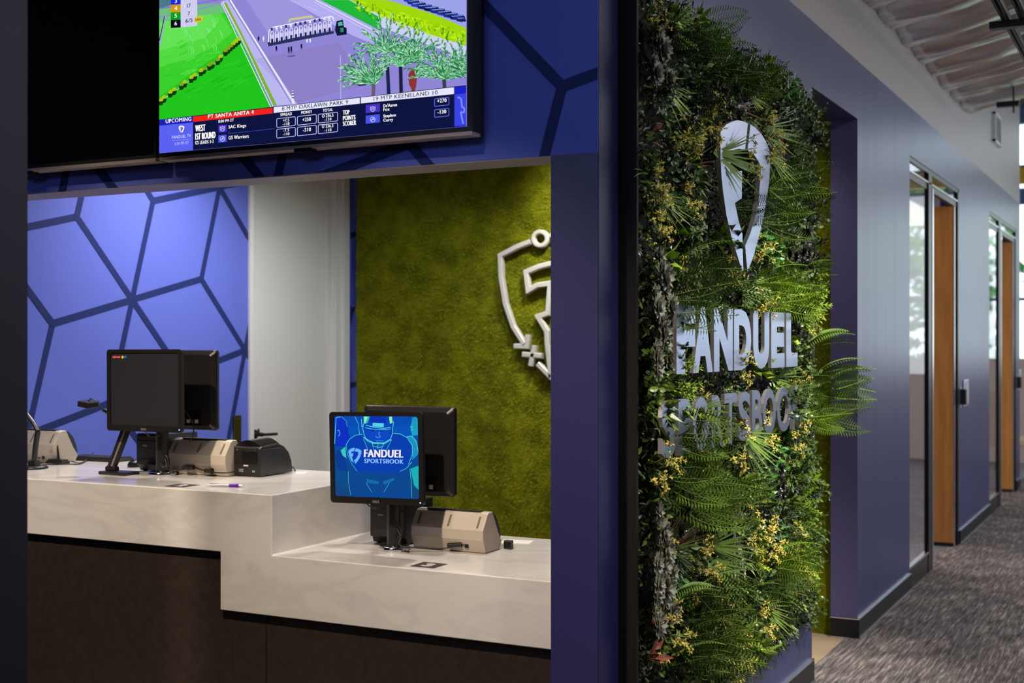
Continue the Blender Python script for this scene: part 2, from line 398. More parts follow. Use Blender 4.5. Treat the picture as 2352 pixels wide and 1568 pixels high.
m = MB(mat('office_ceiling', (.6, .6, .6), .8)); m.box((-4.83, 7.1, 3.05), (XW-.14, 14.85, 3.1)); m.build('ceiling', **S)

# glazed sidelights and wood doors
def office(n, y0, y1, ymul):
    w_ = bpy.data.objects.new('window_%d' % n, None); COL.objects.link(w_); w_.location = (XW, y0, 0); w_['kind'] = 'structure'
    L_ = ymul-y0
    m = MB(black)
    m.box((-.035, 0, 0), (-.005, L_, .13)); m.box((-.11, 0, DT-.03), (-.005, y1-y0, DT)); m.box((-.04, 0, DT-.14), (-.01, y1-y0, DT-.10))
    m.box((-.035, L_-.14, 0), (-.0, L_-.01, DT-.03)); m.box((-.02, 0, .13), (-.012, .03, DT-.14))
    m.box((-.03, y1-y0-.05, 0), (-.0, y1-y0-.0, DT-.03))
    m.build('window_frame', w_)
    m = MB(alu); m.box((-.03, L_-.01, 0), (.004, L_+.04, DT-.12)); m.box((-.012, .0, .13), (.0, L_-.14, .145)); m.box((-.010, 0, DT-.10), (.0, y1-y0-.05, DT-.09)); m.build('metal_edge', w_)
    m = MB(glassm); m.box((-.020, .03, .13), (-.014, L_-.14, DT-.14)); m.build('glass', w_)
    m = MB(glassm); m.box((-.022, .03, DT-.10), (-.016, y1-y0-.05, DT-.03)); m.build('glass', w_)
    dd = bpy.data.objects.new('door_%d' % (n+1), None); COL.objects.link(dd); dd.location = (XW-.03, y1-.10, 0); dd['kind'] = 'structure'
    m = MB(wood); m.box((-.145, -.045, .03), (.012, 0, DT-.14), wood); m.build('wood_panel', dd)
    m = MB(alu); m.box((.012, -.047, .012), (.018, 0, DT-.14)); m.build('metal_edge', dd)
    m = MB(blackm); m.box((-.145, -.04, .0), (.01, 0, .03)); m.build('bottom_seal', dd)
office(1, A0, A1, 9.24); office(2, B0, B1, 13.15)
# latch boxes and room signs on the corridor wall past each door
for i, (y, z) in enumerate(((10.62, 1.16), (14.62, 1.16))):
    t = thing('room_sign', ['clear and grey room sign plate on the navy wall after the first wood door', 'clear room sign plate on the wall after the far wood door'][i], 'sign', (XW, y, z))
    m = MB(alu); m.box((0, .06, -.105), (.012, .30, .105)); m.build('backplate', t, bevel=.003)
    m = MB(mat('grey_insert', (.35, .36, .42), .4)); m.box((.012, .10, -.08), (.016, .27, .08)); m.build('insert', t)
    t = thing('door_latch', ['black latch box on the frame edge beside the first wood door', 'black latch box on the frame edge beside the far wood door'][i], 'latch', (XW, y-.13, z-.02))
    m = MB(black); m.box((0, 0, -.06), (.05, .06, .06)); m.build('latch_body', t, bevel=.004)
    m = MB(alu); m.box((.0, -.01, -.08), (.006, .07, .08)); m.build('strike_plate', t)

# ceiling foil blanket, strut rails, vent
def foil_blanket():
    vs = []; fs = []; nx, ny = 34, 420; x0, x1, y0, y1 = XW+.003, .9, 2.0, 11.05
    for j in range(ny+1):
        y = y0+(y1-y0)*j/ny
        ph = (y-.08)/.52 + .10*noise.noise(V((y*1.3, 3, 0))); fr = ph-math.floor(ph); sc = abs(sin(pi*fr))
        for i in range(nx+1):
            s = i/nx; x = x0+(x1-x0)*s
            z = 3.43 + .33*(x-x0) - .03*min(1, s*6) - .085*sc**.6*min(1, .35+s*2.2)*(1.15-.4*s)
            pin = math.exp(-(((x-x0-.30)/.16)**2+((min(fr, 1-fr))/.16)**2)); z += .045*pin + .014*pin*sin(38*math.atan2(fr-.5, (x-x0-.30)))
            z += .016*noise.noise(V((x*3, y*9, 1))) + .008*noise.noise(V((x*5, y*30, 5)))
            vs.append((x, y, z))
    for j in range(ny):
        for i in range(nx):
            a = j*(nx+1)+i; fs.append((a, a+nx+1, a+nx+2, a+1))
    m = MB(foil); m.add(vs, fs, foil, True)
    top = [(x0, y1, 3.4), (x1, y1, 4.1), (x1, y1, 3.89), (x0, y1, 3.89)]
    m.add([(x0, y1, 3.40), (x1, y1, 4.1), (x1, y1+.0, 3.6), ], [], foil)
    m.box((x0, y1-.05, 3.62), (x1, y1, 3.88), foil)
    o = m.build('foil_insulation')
    sm = o.modifiers.new('solid', 'SOLIDIFY'); sm.thickness = .02
    tag(o, 'wrinkled silver foil insulation blanket hung under the corridor ceiling', 'insulation'); return o
foil_blanket()
for i, x in enumerate((-.835, -.745)):
    t = thing('strut_rail', ['slotted steel strut rail under the foil, nearer the wall', 'slotted steel strut rail under the foil, farther from the wall'][i], 'rail', (x, 4, 3.34))
    m = MB(mat('dark_steel', (.10, .10, .11), .35, .9), black); m.box((-.02, 0, 0), (-.016, 6.6, .04)); m.box((.016, 0, 0), (.02, 6.6, .04)); m.box((-.02, 0, .036), (.02, 6.6, .04)); m.box((-.02, 0, 0), (-.009, 6.6, .004)); m.box((.009, 0, 0), (.02, 6.6, .004))
    m.build('channel', t)
    m = MB(black)
    for k in range(32): m.box((-.007, .1+k*.2, .030), (.007, .22+k*.2, .035))
    m.build('slots', t)
for i, (y, xx) in enumerate(((7.6, -.92), (10.5, -1.22))):
    t = thing('hanger_bracket', ['dark cross bracket holding the strut rails at the top of the photo', 'small dark cross hanger below the far end of the foil'][i], 'bracket', (xx, y, 3.30 if i == 0 else 3.36))
    m = MB(black); m.box((0, -.03, 0), (.34 if i == 0 else .16, .03, .04)); m.build('crossbar', t)
    m = MB(black); m.cyl((.12 if i else .30, 0, -.05), (.12 if i else .30, 0, .35 if i == 0 else .2), .007); m.build('threaded_rod', t)
vp0 = onX(2279, 300, XW); vp1 = onX(2293, 300, XW)
t = thing('wall_vent', 'white louvred vent high on the beige upper wall', 'vent', (XW, vp0.y, 3.40))
wv = vp1.y-vp0.y
m = MB(whitep); m.box((0, 0, 0), (.03, .03, .27)); m.box((0, wv-.03, 0), (.03, wv, .27)); m.box((0, 0, 0), (.03, wv, .02)); m.box((0, 0, .25), (.03, wv, .27)); m.build('frame', t)
m = MB(mat('vent_grey', (.25, .25, .25), .5))
for k in range(9): m.box((0, .03, .03+k*.025), (.018, wv-.03, .042+k*.025))
m.build('louvres', t)

# near dark column at the left edge
m = MB(darknavy); m.box((-3.2, 1.95, 0), (-2.42, 2.2, H)); m.box((-3.2, 1.94, 0), (-2.415, 2.205, .11), rubber); m.build('wall_near_left', bevel=.004, **S)

# ------------------------------------------------------------------ trees outside the far windows
leafm = [mat('tree_green_%d' % i, c, .7) for i, c in enumerate(((.10, .30, .06), (.20, .50, .10), (.05, .18, .05)))]
random.seed(5)
def tree(loc, h, r, label, k):
    t = thing('tree', label, 'tree', loc)
    m = MB(mat('bark', (.12, .08, .05), .9)); m.cyl((0, 0, 0), (0, 0, h*.6), .12, .07); m.build('trunk', t)
    m = MB(*leafm)
    for _ in range(1500):
        d_ = V((random.gauss(0, 1), random.gauss(0, 1), random.gauss(0, 1))).normalized()*r*random.uniform(.6, 1)
        c = V((0, 0, h*.62)) + V((d_.x, d_.y, d_.z*1.1)); a = V([random.uniform(-1, 1) for _ in range(3)]).normalized()*.13; b = a.cross(V([random.uniform(-1, 1) for _ in range(3)])).normalized()*.08
        m.add([c-a, c+b, c+a, c-b], [(0, 1, 2, 3)], random.choice(leafm))
    m.build('crown', t)
tree((-4.6, 24, -.3), 4.6, 2.0, 'broad green tree outside the far window, behind the office glass', 0)
tree((-.2, 23, -.3), 5.2, 2.1, 'bright green tree outside the far window at the right edge', 1)
tree((4.3, 23, -.3), 4.6, 1.8, 'leafy tree outside, furthest to the right beyond the glazing', 2)
m = MB(mat('lawn', (.12, .20, .06), .9)); m.box((-12, 18.1, -.35), (14, 40, -.3)); tag(m.build('lawn', kind='stuff'), 'green grass outside the far windows', 'lawn')
# tan lounge chair by the far windows
def tan_chair(loc, rz):
    t = thing('lounge_chair', 'tan upholstered chair at the far end of the corridor', 'chair', loc, rz)
    f = mat('tan_fabric', (.50, .36, .24), .8); lg = mat('tan_wood', (.35, .18, .08), .5)
    m = MB(f); m.box((-.3, -.3, .38), (.3, .3, .48)); m.build('seat', t, bevel=.03)
    m = MB(f)
    pts = [(-.28, .26+.05*0, .46), (-.30, .30, .75), (-.22, .34, 1.02), (.22, .34, 1.02), (.30, .30, .75), (.28, .26, .46)]
    m.prism([V(p) for p in pts], (0, .06, 0)); m.build('backrest', t, bevel=.02)
    for sx in (-1, 1):
        for sy in (-1, 1):
            m = MB(lg); m.cyl((sx*.24, sy*.24, .39), (sx*.29, sy*.29, 0), .022, .014); m.build('leg', t)
tan_chair((-1.78, 15.75, 0), R(150))

# ------------------------------------------------------------------ service counter
YC, YCB, ZU, ZLW = 3.50, 4.25, 1.053, .850
sx_ = -2.709; t = thing('service_counter', 'stepped white quartz service counter with dark brown base under the opening', 'counter', (-3.2, 3.87, 0))
m = MB(quartz)
pr = [(-4.755, ZU), (-4.755, .845), (-2.93, .845), (-2.93, .645), (OR_-.004, .645), (OR_-.004, ZLW), (sx_, ZLW), (sx_, ZU)]
m.prism([(x, YC, z) for x, z in pr][::-1], (0, YCB-YC, 0)); m.off(t.location); o = m.build('quartz_top', t, bevel=.004)
m = MB(brown); m.box((-4.755, YC+.03, 0), (-2.93+.03, YCB-.05, .845)); m.box((-2.90, YC+.031, 0), (OR_-.004, YCB-.05, .645)); m.off(t.location); m.build('base_panel', t)
m = MB(blackm); m.box((-2.757, YC+.027, 0), (-2.754, YC+.031, .64)); m.off(t.location); m.build('panel_seam', t)

# ------------------------------------------------------------------ painting on screens
def shield(mb, F_, m, m2=None):
    """two-piece shield mark; F_ maps (x,y) of a unit frame to a point"""
    Lp = [(.0, .17), (.10, .09), (.30, .01), (.52, 0), (.49, .06), (.42, .22), (.30, .23), (.21, .28), (.21, .36), (.37, .32), (.36, .52), (.28, .56), (.36, .76), (.44, .95), (.24, .80), (.08, .52), (.0, .30)]
    Rp = [(.58, .02), (.85, .09), (1, .17), (1, .32), (.92, .55), (.76, .80), (.56, 1), (.45, .78), (.62, .66), (.74, .46), (.78, .28), (.66, .24), (.48, .22)]
    mb.poly([F_(x, y) for x, y in Lp], m); mb.poly([F_(x, y) for x, y in Rp], m2 or m)

YT = 3.372
def build_tv(loc, label):
    t = thing('television', label, 'television', loc)
    m = MB(blackm, bronze); m.box((0, 0, .0), (1.228, .055, .70), blackm); m.box((.004, .002, -.012), (1.224, .055, 0), bronze); m.build('housing', t)
    return t
XT0 = -3.093
tv = build_tv((XT0, YT, 2.199), 'wall television showing a horse racing track broadcast above the counter')
tv2 = build_tv((XT0-1.236, YT, 2.199), 'switched-off wall television with a black screen left of the racing broadcast')
m = MB(tvoff); m.box((.010, -.002, .012), (1.218, 0, .69)); m.build('screen', tv2)
m = MB(blackg); m.box((.575, -.003, -.022), (.64, .03, -.010)); m.build('sensor', tv)
m = MB(blackg); m.box((.575, -.003, -.022), (.64, .03, -.010)); m.build('sensor', tv2)
for tt in (tv, tv2):
    m = MB(black); m.box((.3, .055, .15), (.9, .077, .55)); m.build('wall_bracket', tt)

scr = MB(emat('#8f86d6'))
SC_ = 3.0947
def Sp(px, py, k=0): return onY(px, py, YT-.002-.0004*k)
def Zp(x, y, k=1): return Sp(340+x/SC_, y/SC_, k)
random.seed(11)
X0s, X1s = Sp(366, 300).x, Sp(1072, 290).x
def zpoly(pts, c, k=1, s=1.0):
    P_ = [Zp(x, y, k) for x, y in pts]
    q = clip([(p.x, p.z) for p in P_], X0s, X1s, 2.212, 2.885)
    if len(q) >= 3: scr.poly([(x, P_[0].y, z) for x, z in q], emat(c, s))
def zline(a, b, w_, c, k=2):
    a = V((*a, 0)); b = V((*b, 0)); d = b-a
    if d.length < .01: return
    n = V((-d.y, d.x, 0)).normalized()*w_/2
    zpoly([(a-n)[:2], (b-n)[:2], (b+n)[:2], (a+n)[:2]], c, k)
def zpl(pts, w_, c, k=2):
    for a, b in zip(pts, pts[1:]): zline(a, b, w_, c, k)
def ztext(s, x0, x1, yb, h, c, k=6, bold=.02):
    a = Zp(x0, yb, k); b = Zp(x1, yb, k); up = Zp(x0, yb-h, k).z - a.z
    put_text(scr, s, a, (b.x-a.x, 0, 0), (0, 0, up), emat(c), bold)
scr.poly([(X0s, YT-.0016, 2.212), (X1s, YT-.0016, 2.212), (X1s, YT-.0016, 2.885), (X0s, YT-.0016, 2.885)], emat('#8f86d6'))
# upper, out-of-frame part of the broadcast: sky and far hills
scr.poly([(X0s, YT-.002, 2.74), (X1s, YT-.002, 2.74), (X1s, YT-.002, 2.885), (X0s, YT-.002, 2.885)], emat('#a9b6ee'))
zpoly([(80, -260), (700, -260), (480, -60), (80, 60)], '#4a7a86', 1)
# left turf
zpoly([(80, 60), (515, 25), (660, 280), (880, 765), (80, 850)], '#22c41e', 1)
zpoly([(80, 110), (350, 60), (500, 30), (560, 130), (640, 270), (560, 350), (380, 470), (80, 690)], '#3ad02c', 1.2)
zpoly([(80, 130), (350, 75), (480, 50), (540, 130), (600, 230), (480, 330), (280, 420), (80, 480)], '#52da40', 1.3)
zpoly([(80, 150), (300, 105), (440, 90), (500, 160), (400, 270), (200, 330), (80, 360)], '#66e256', 1.4)
for i in range(60):
    x = random.uniform(90, 560); y = random.uniform(300, 560)
    if y < 700-(x-80)*.75: zline((x, y), (x+random.uniform(30, 80), y-random.uniform(10, 40)), random.uniform(3, 9), random.choice(['#46d638', '#30c824', '#5ade48']), 1.7)
zpoly([(80, 60), (515, 22), (545, 90), (350, 110), (80, 160)], '#6fc07a', 1.6)
for i in range(46):
    x = random.uniform(90, 520); y = random.uniform(90, 330); q = random.uniform(20, 60)
    zpl([(x, y), (x+q*.35, y+q*.45), (x+q*.30, y+q)], random.uniform(2, 5), random.choice(['#8af07a', '#6ee860', '#7cf0a0']), 1.8)
for i in range(30):
    x = random.uniform(250, 700); y = random.uniform(450, 720)
    zline((x, y), (x+70, y-35), random.uniform(4, 14), random.choice(['#1fbe1a', '#2acc24', '#1cb816']), 1.8)
zpl([(80, 320), (125, 115)], 14, '#9aa8d8', 2); zpl([(80, 290), (118, 115)], 6, '#20304a', 2.2)
zpl([(80, 120), (260, 95), (510, 25)], 10, '#8b92c8', 2); zpl([(80, 60), (240, 40), (500, 0)], 8, '#7a74b8', 2)
# path, rails
zpoly([(560, 0), (585, 0), (1060, 740), (915, 750), (660, 285), (520, 10)], '#b9b6f0', 1.2)
zpl([(545, 20), (655, 235), (905, 750)], 22, '#7fb428', 2); zpl([(520, 20), (640, 275), (872, 760)], 5, '#e8f0ff', 2.2); zpl([(532, 15), (665, 270), (888, 755)], 5, '#dfe6ff', 2.3)
zpl([(585, 0), (1040, 735)], 9, '#f2f4ff', 2.2); zpl([(572, 0), (1020, 735)], 4, '#5c5aa0', 2.1)
zpl([(1028, 645), (1030, 735)], 14, '#e8ecff', 2.4)
for yy in (655, 675, 695): zline((1021, yy), (1037, yy-2), 8, '#28306a', 2.5)
# hedge row across the turf
pl = [(85, 735), (150, 680), (230, 625), (300, 575), (370, 525), (430, 485), (490, 450), (545, 385), (600, 335), (655, 290)]
zpl([(p[0], p[1]-4) for p in pl], 4, '#b8d8b0', 2.1)
for a, b in zip(pl, pl[1:]):
    for q in range(3 if a[0] > 540 else 2):
        f_ = (q+.3)/3; x = a[0]+(b[0]-a[0])*f_; y = a[1]+(b[1]-a[1])*f_
        zpoly([(x-18, y-18), (x+12, y-34), (x+20, y-2), (x+10, y+18), (x-14, y+20)], '#123a10', 2.4)
        zpoly([(x-18, y-20), (x, y-38), (x+18, y-30), (x+14, y-12), (x-10, y-8)], random.choice(['#a8c81c', '#7ca81a']), 2.6)
# track shading and the pale outer path
zpoly([(1000, 0), (1230, 0), (1640, 215), (1640, 330), (1450, 250)], '#b2aef0', 1.3)
zpoly([(700, 0), (1000, 0), (1200, 130), (850, 230)], '#9d96de', 1.2)
zpoly([(760, 420), (1360, 300), (1560, 600), (1060, 730)], '#8d80c6', 1.2)
for i in range(26):
    x = random.uniform(1050, 1500); zline((x-60, (x-1050)*.4-10), (x+40, (x-1050)*.4+35), random.uniform(2, 6), random.choice(['#c4c2f6', '#a39ce4', '#d0d0fa']), 1.9)
zpoly([(1225, 0), (1430, 0), (1660, 130), (1650, 215)], '#22b83a', 1.6); zpl([(1190, 0), (1640, 235)], 5, '#eef2ff', 2)
zpl([(1175, 12), (1620, 250)], 3, '#d8dcff', 2)
zpoly([(1370, 0), (1450, 0), (2262, 320), (2262, 420), (1650, 190)], '#cdd0f8', 1.4)
zpoly([(1700, 0), (2262, 0), (2262, 200), (1900, 80)], '#9ea2ea', 1.5)
hg = [(1440, 0), (1560, -10), (1720, 5), (1850, 45), (2000, 90), (2150, 150), (2262, 200), (2262, 330), (2180, 300), (2050, 260), (1900, 205), (1760, 150), (1640, 100), (1520, 45)]
zpoly(hg, '#9fd80e', 2)
for i in range(90):
    x = random.uniform(1470, 2240); yc = (x-1440)*.30-8; y = yc+random.uniform(-10, 60); zline((x, y), (x+random.uniform(15, 40), y+random.uniform(6, 16)), random.uniform(5, 14), random.choice(['#b2e814', '#8cc80c', '#a8e010', '#c2f01c']), 2.2)
for i in range(150):
    x = random.uniform(1480, 2240); yc = (x-1440)*.33+5; y = yc+random.uniform(-30, 62)
    zline((x, y), (x+random.uniform(-8, 8), y+random.uniform(10, 30)), random.uniform(4, 12), random.choice(['#c6f21c', '#6aa60c', '#3c7408', '#b4e810']), 2.4)
for i in range(46):
    r_ = i % 4; x = 1790+(i//4)*46+r_*26; y = -8+(i//4)*15+r_*17-10
    if x > 2215 or y > 145 or y > (x-1440)*.33-90+ 0: continue
    zpoly([(x, y), (x+12, y-14), (x+40, y-10), (x+52, y+8), (x+44, y+20), (x+4, y+12)], random.choice(['#15206a', '#1c2f8c', '#0c1440', '#2c48b0']), 2.2)
    zline((x+12, y-9), (x+36, y-6), 4, '#8ea4f0', 2.6)
# starting gate and tractor
zpl([(853, 325), (860, 220), (880, 195), (1310, 115), (1322, 150)], 7, '#f0f2ff', 3); zpl([(865, 235), (1310, 148)], 5, '#6a6cc0', 3)
zpl([(1005, 160), (1005, 140), (1165, 115), (1165, 130)], 16, '#c9c890', 2.8)
for i in range(13):
    x = 880+i*34; y = 218-i*6.6
    zpl([(x-9, y+88-i*1.0), (x-9, y+22), (x-3, y+8), (x+8, y+6), (x+13, y+20), (x+13, y+84-i)], 4.5, '#f4f6ff', 3.4)
    zpoly([(x-5, y+60), (x+9, y+58), (x+9, y+86), (x-3, y+88)], '#1c2450', 3.3); zpoly([(x-6, y+30), (x+10, y+28), (x+10, y+55), (x-6, y+57)], '#c6c8f4', 3.2)
    zpoly([(x-10, y-18), (x+4, y-24), (x+8, y-2), (x-6, y)], random.choice(['#e8e8ff', '#28306a', '#4a50a0']), 3.5)
zpoly([(850, 300), (1320, 220), (1322, 238), (852, 330)], '#28305c', 3.1)
zpoly([(1340, 150), (1385, 140), (1392, 190), (1412, 200), (1412, 245), (1345, 255), (1328, 215)], '#101a38', 3.5)
zpoly([(1350, 160), (1380, 153), (1384, 180), (1354, 186)], '#58b0a0', 3.7); zpoly([(1366, 200), (1390, 196), (1390, 226), (1368, 230)], '#2c8c6c', 3.7)
for x, y, h_ in ((912, 345, 34), (1000, 355, 44), (1018, 352, 44), (1090, 330, 34), (785, 275, 30), (820, 275, 30), (1130, 290, 24), (1152, 288, 24)):
    c_ = '#0e1233' if x not in (820, 1152, 1130) else '#dfe2f8'
    zpoly([(x-6, y-h_*.4), (x+4, y-h_*.6), (x+7, y), (x+4, y+h_*.8), (x, y+h_*.2), (x-4, y+h_*.8)], c_, 3.6)
zpoly([(990, 398), (1045, 390), (1045, 400), (995, 404)], '#5a4a90', 3)
zline((1367, 392), (1370, 705), 7, '#9fb6e8', 3)
# cars
zpoly([(1462, 560), (1478, 500), (1530, 488), (1552, 530), (1548, 600), (1500, 606), (1470, 590)], '#e4f2f4', 3.2); zpoly([(1486, 512), (1530, 502), (1544, 535), (1490, 545)], '#3aa0a8', 3.4)
zpoly([(1468, 590), (1500, 600), (1548, 596), (1548, 606), (1500, 612)], '#1a2440', 3.3)
zpoly([(1905, 520), (1915, 475), (1950, 465), (1965, 520)], '#8ea0e8', 3.2); zpoly([(1905, 520), (1965, 518), (1975, 530), (1910, 535)], '#2a3468', 3.3)
# palms
def palm(x, y, r_, a0, a1, n):
    for i in range(n):
        a = R(a0+(a1-a0)*i/(n-1)+random.uniform(-5, 5)); L_ = r_*random.uniform(.75, 1.1); pts = []
        for q in range(10):
            s = q/9; pts.append((x+cos(a)*L_*s, y-sin(a)*L_*s+L_*.20*s*s*abs(cos(a))*1.5))
        zpl(pts, 4, random.choice(['#1f6a3c', '#2f8f4c', '#16502e']), 4.0+i*.02)
        for q in range(1, 10):
            for sg in (-1, 1):
                for hh in (0, .33, .66):
                    p = V(pts[q-1]).lerp(V(pts[q]), hh); d_ = (V(pts[q])-V(pts[q-1])).normalized(); n_ = V((-d_.y, d_.x))*sg
                    f_ = (1-.06*q); e_ = p + d_*L_*.12*f_ + n_*L_*.055*f_ + V((0, L_*.01))
                    zline(p, e_, 3.2, random.choice(['#2e9a50', '#86dca0', '#145c30', '#c6f2d4', '#4cb85c', '#1f7a3c', '#0e4424', '#9ad8c0']), 4.5+i*.02)
for x, y, x2, y2, c_ in ((1610, 470, 1600, 700, '#6a5a70'), (1700, 430, 1712, 690, '#1c2448'), (1795, 470, 1800, 680, '#1a2040'), (1880, 480, 1888, 665, '#7c3030'), (2100, 520, 2110, 650, '#3c3c48')):
    zpl([(x, y), (x2, y2)], 26, c_, 3.8)
zpoly([(1850, 530), (1880, 480), (1915, 530), (1905, 620), (1885, 660), (1855, 600)], '#8a3434', 3.9)
palm(1890, 420, 240, 15, 165, 15); palm(1700, 370, 270, 15, 165, 17); palm(1610, 600, 300, 55, 155, 18); palm(2110, 560, 300, 15, 160, 22); palm(1795, 470, 200, 30, 150, 12)
palm(2240, 500, 240, 60, 150, 10); palm(1610, 590, 260, 140, 172, 4); palm(1900, 540, 170, 10, 80, 7)
# ticker graphics
zpoly([(80, 850), (2262, 605), (2262, 905), (80, 1098)], '#0e1440', 5.0)
zpoly([(80, 850), (320, 825), (320, 870), (80, 893)], '#1c20b4', 5.3); zpoly([(80, 893), (320, 870), (320, 1072), (80, 1096)], '#5b62f2', 5.3)
zpoly([(320, 828), (885, 765), (885, 806), (320, 867)], '#f0241c', 5.3)
zpoly([(893, 762), (1505, 695), (1505, 736), (893, 803)], '#e6e8fb', 5.3); zpoly([(1513, 693), (2175, 620), (2175, 668), (1513, 735)], '#e6e8fb', 5.3)
zpoly([(2178, 620), (2262, 610), (2262, 905), (2178, 912)], '#1c22c8', 5.2); zpoly([(2178, 672), (2262, 664), (2262, 890), (2178, 896)], '#3a44e4', 5.4)
zpl([(2200, 690), (2225, 700), (2232, 760), (2250, 770), (2246, 800), (2222, 795), (2240, 880)], 12, '#8088f8', 5.6)
for s, a, b, yb, h_, c_, bd in (
    ('UPCOMING', 125, 308, 876, 28, '#ffffff', .02), ('PT SANTA ANITA 4', 427, 752, 842, 28, '#ffffff', .02),
    ('8 MTP OAKLAWN PARK 9', 952, 1422, 786, 28, '#1a1f50', .01), ('19 MTP KEENELAND 10', 1603, 2058, 716, 28, '#1a1f50', .01),
    ('8:00 PM ET', 500, 610, 873, 20, '#ffffff', .02), ('WEST', 335, 408, 936, 46, '#ffffff', .03), ('1ST ROUND', 335, 480, 994, 46, '#ffffff', .03),
    ('GS LEADS 3-2', 335, 467, 1027, 24, '#ffffff', .02), ('SAC Kings', 572, 697, 921, 30, '#ffffff', .02), ('GS Warriors', 572, 716, 992, 26, '#ffffff', .02),
    ('SPREAD', 940, 1023, 826, 20, '#ffffff', .02), ('MONEY', 1089, 1167, 810, 20, '#ffffff', .02), ('TOTAL', 1242, 1314, 795, 20, '#ffffff', .02),
    ('+7.5', 960, 1003, 866, 20, '#ffffff', .02), ('-110', 958, 1005, 892, 20, '#ffffff', .02), ('-7.5', 960, 1003, 937, 20, '#ffffff', .02), ('-110', 958, 1005, 964, 20, '#ffffff', .02),
    ('+250', 1097, 1158, 864, 26, '#ffffff', .02), ('-310', 1100, 1158, 937, 26, '#ffffff', .02),
    ('O 236.5', 1237, 1318, 836, 22, '#ffffff', .02), ('-110', 1255, 1303, 860, 20, '#ffffff', .02), ('U 236.5', 1237, 1318, 910, 22, '#ffffff', .02), ('-110', 1255, 1303, 936, 20, '#ffffff', .02),
    ('TOP', 1385, 1432, 816, 32, '#ffffff', .03), ('POINTS', 1385, 1475, 856, 32, '#ffffff', .03), ('SCORER', 1385, 1480, 895, 32, '#ffffff', .03),
    ("De'Aaron", 1672, 1770, 764, 24, '#ffffff', .02), ('Fox', 1672, 1718, 790, 22, '#ffffff', .02), ('Stephen', 1672, 1762, 842, 28, '#ffffff', .02), ('Curry', 1672, 1742, 872, 28, '#ffffff', .02),
    ('+270', 2055, 2122, 731, 26, '#ffffff', .02), ('-130', 2057, 2120, 810, 26, '#ffffff', .02),
    ('FANDUEL TV', 170, 305, 987, 22, '#e8ecff', 0), ('5:30 PM ET', 188, 290, 1032, 20, '#c8d0ff', 0)):
    ztext(s, a, b, yb, h_, c_, 6.2, bd)
def zrect(x, y, w_, h_, c_, k=6):   # rounded outline box leaning with the band
    s = -.108
    P_ = [(x+4, y), (x+w_-4, y+(w_-4)*s), (x+w_, y+w_*s+5), (x+w_, y+h_-5+w_*s), (x+w_-4, y+h_+w_*s), (x+4, y+h_), (x, y+h_-4), (x, y+4), (x+4, y)]
    zpl(P_, 4, c_, k)
for j in range(2):
    for i, x in enumerate((915, 1062, 1210)): zrect(x, 843+j*76-i*15.5, (132, 134, 138)[i], 62, '#c9ccff')
zrect(2037, 702, 102, 54, '#6f78f0'); zrect(2037, 780, 102, 54, '#6f78f0')
zline((585, 948), (900, 914), 2.5, '#3c5cc8', 6)
zline((172, 1000), (302, 990), 2, '#a8b0ff', 6)
for x, y, w_, h_ in ((500, 890, 58, 52), (500, 962, 58, 52), (1547, 746, 101, 58), (1547, 822, 101, 58)):
    s = -.108; zpoly([(x, y), (x+w_, y+w_*s), (x+w_, y+h_+w_*s), (x, y+h_)], '#4b34c4' if y in (890, 746) else '#4a54e6', 5.8)
    cx, cy = x+w_/2, y+h_/2-2
    if y in (890, 746):
        zpl([(cx-16, cy-14), (cx-15, cy+10), (cx, cy+20), (cx+15, cy+8), (cx+16, cy-16), (cx+6, cy-8), (cx, cy-18), (cx-6, cy-8), (cx-16, cy-14)], 3.5, '#d8d4ff', 6); zpl([(cx-8, cy-2), (cx-7, cy+8), (cx, cy-4), (cx+7, cy+6), (cx+8, cy-3)], 3, '#d8d4ff', 6)
    else:
        zpl([(cx+17*cos(q*pi/8), cy+18*sin(q*pi/8)) for q in range(17)], 3, '#d8dcff', 6); zpl([(cx-14, cy+8), (cx-2, cy+4), (cx+3, cy-12), (cx+5, cy+3), (cx+14, cy)], 3, '#d8dcff', 6)
        zpl([(cx-14, cy-2), (cx-4, cy+2), (cx+3, cy-12), (cx+13, cy-8)], 2, '#d8dcff', 6)
zpl([(577+6*cos(q*pi/4), 943+7*sin(q*pi/4)) for q in range(9)], 1.8, '#3c5cc8', 6)
shield(scr, lambda x, y: Zp(218+x*40, 893+y*53-x*3, 6.2), emat('#ffffff'))
# runners table, top left
for c_, y0, y1 in (('#1c28e0', -60, 32), ('#d69a12', 30, 86), ('#0ba01e', 84, 140), ('#0a0c1c', 138, 195)):
    zpoly([(162, y0+4), (232, y0), (232, y1), (162, y1+4)], c_, 4)
zpoly([(232, -60), (350, -64), (350, 184), (232, 195)], '#cfcdf0', 4)
for s, a, b, yb, h_, c_ in (('3', 188, 206, 22, 26, '#ffffff'), ('4', 187, 208, 74, 27, '#ffffff'), ('5', 188, 206, 126, 27, '#ffffff'), ('6', 188, 206, 181, 27, '#ffffff'),
                            ('17', 276, 303, 56, 28, '#1c2048'), ('7', 283, 299, 108, 24, '#1c2048'), ('6/5', 266, 316, 163, 28, '#1c2048')): ztext(s, a, b, yb, h_, c_, 5)
zpoly([(334, 124), (390, 115), (384, 152), (328, 161)], '#e8c21c', 5); ztext('FAV', 338, 378, 152, 20, '#1c2048', 5.4)
scr.off(tv.location); scr.build('screen', tv)

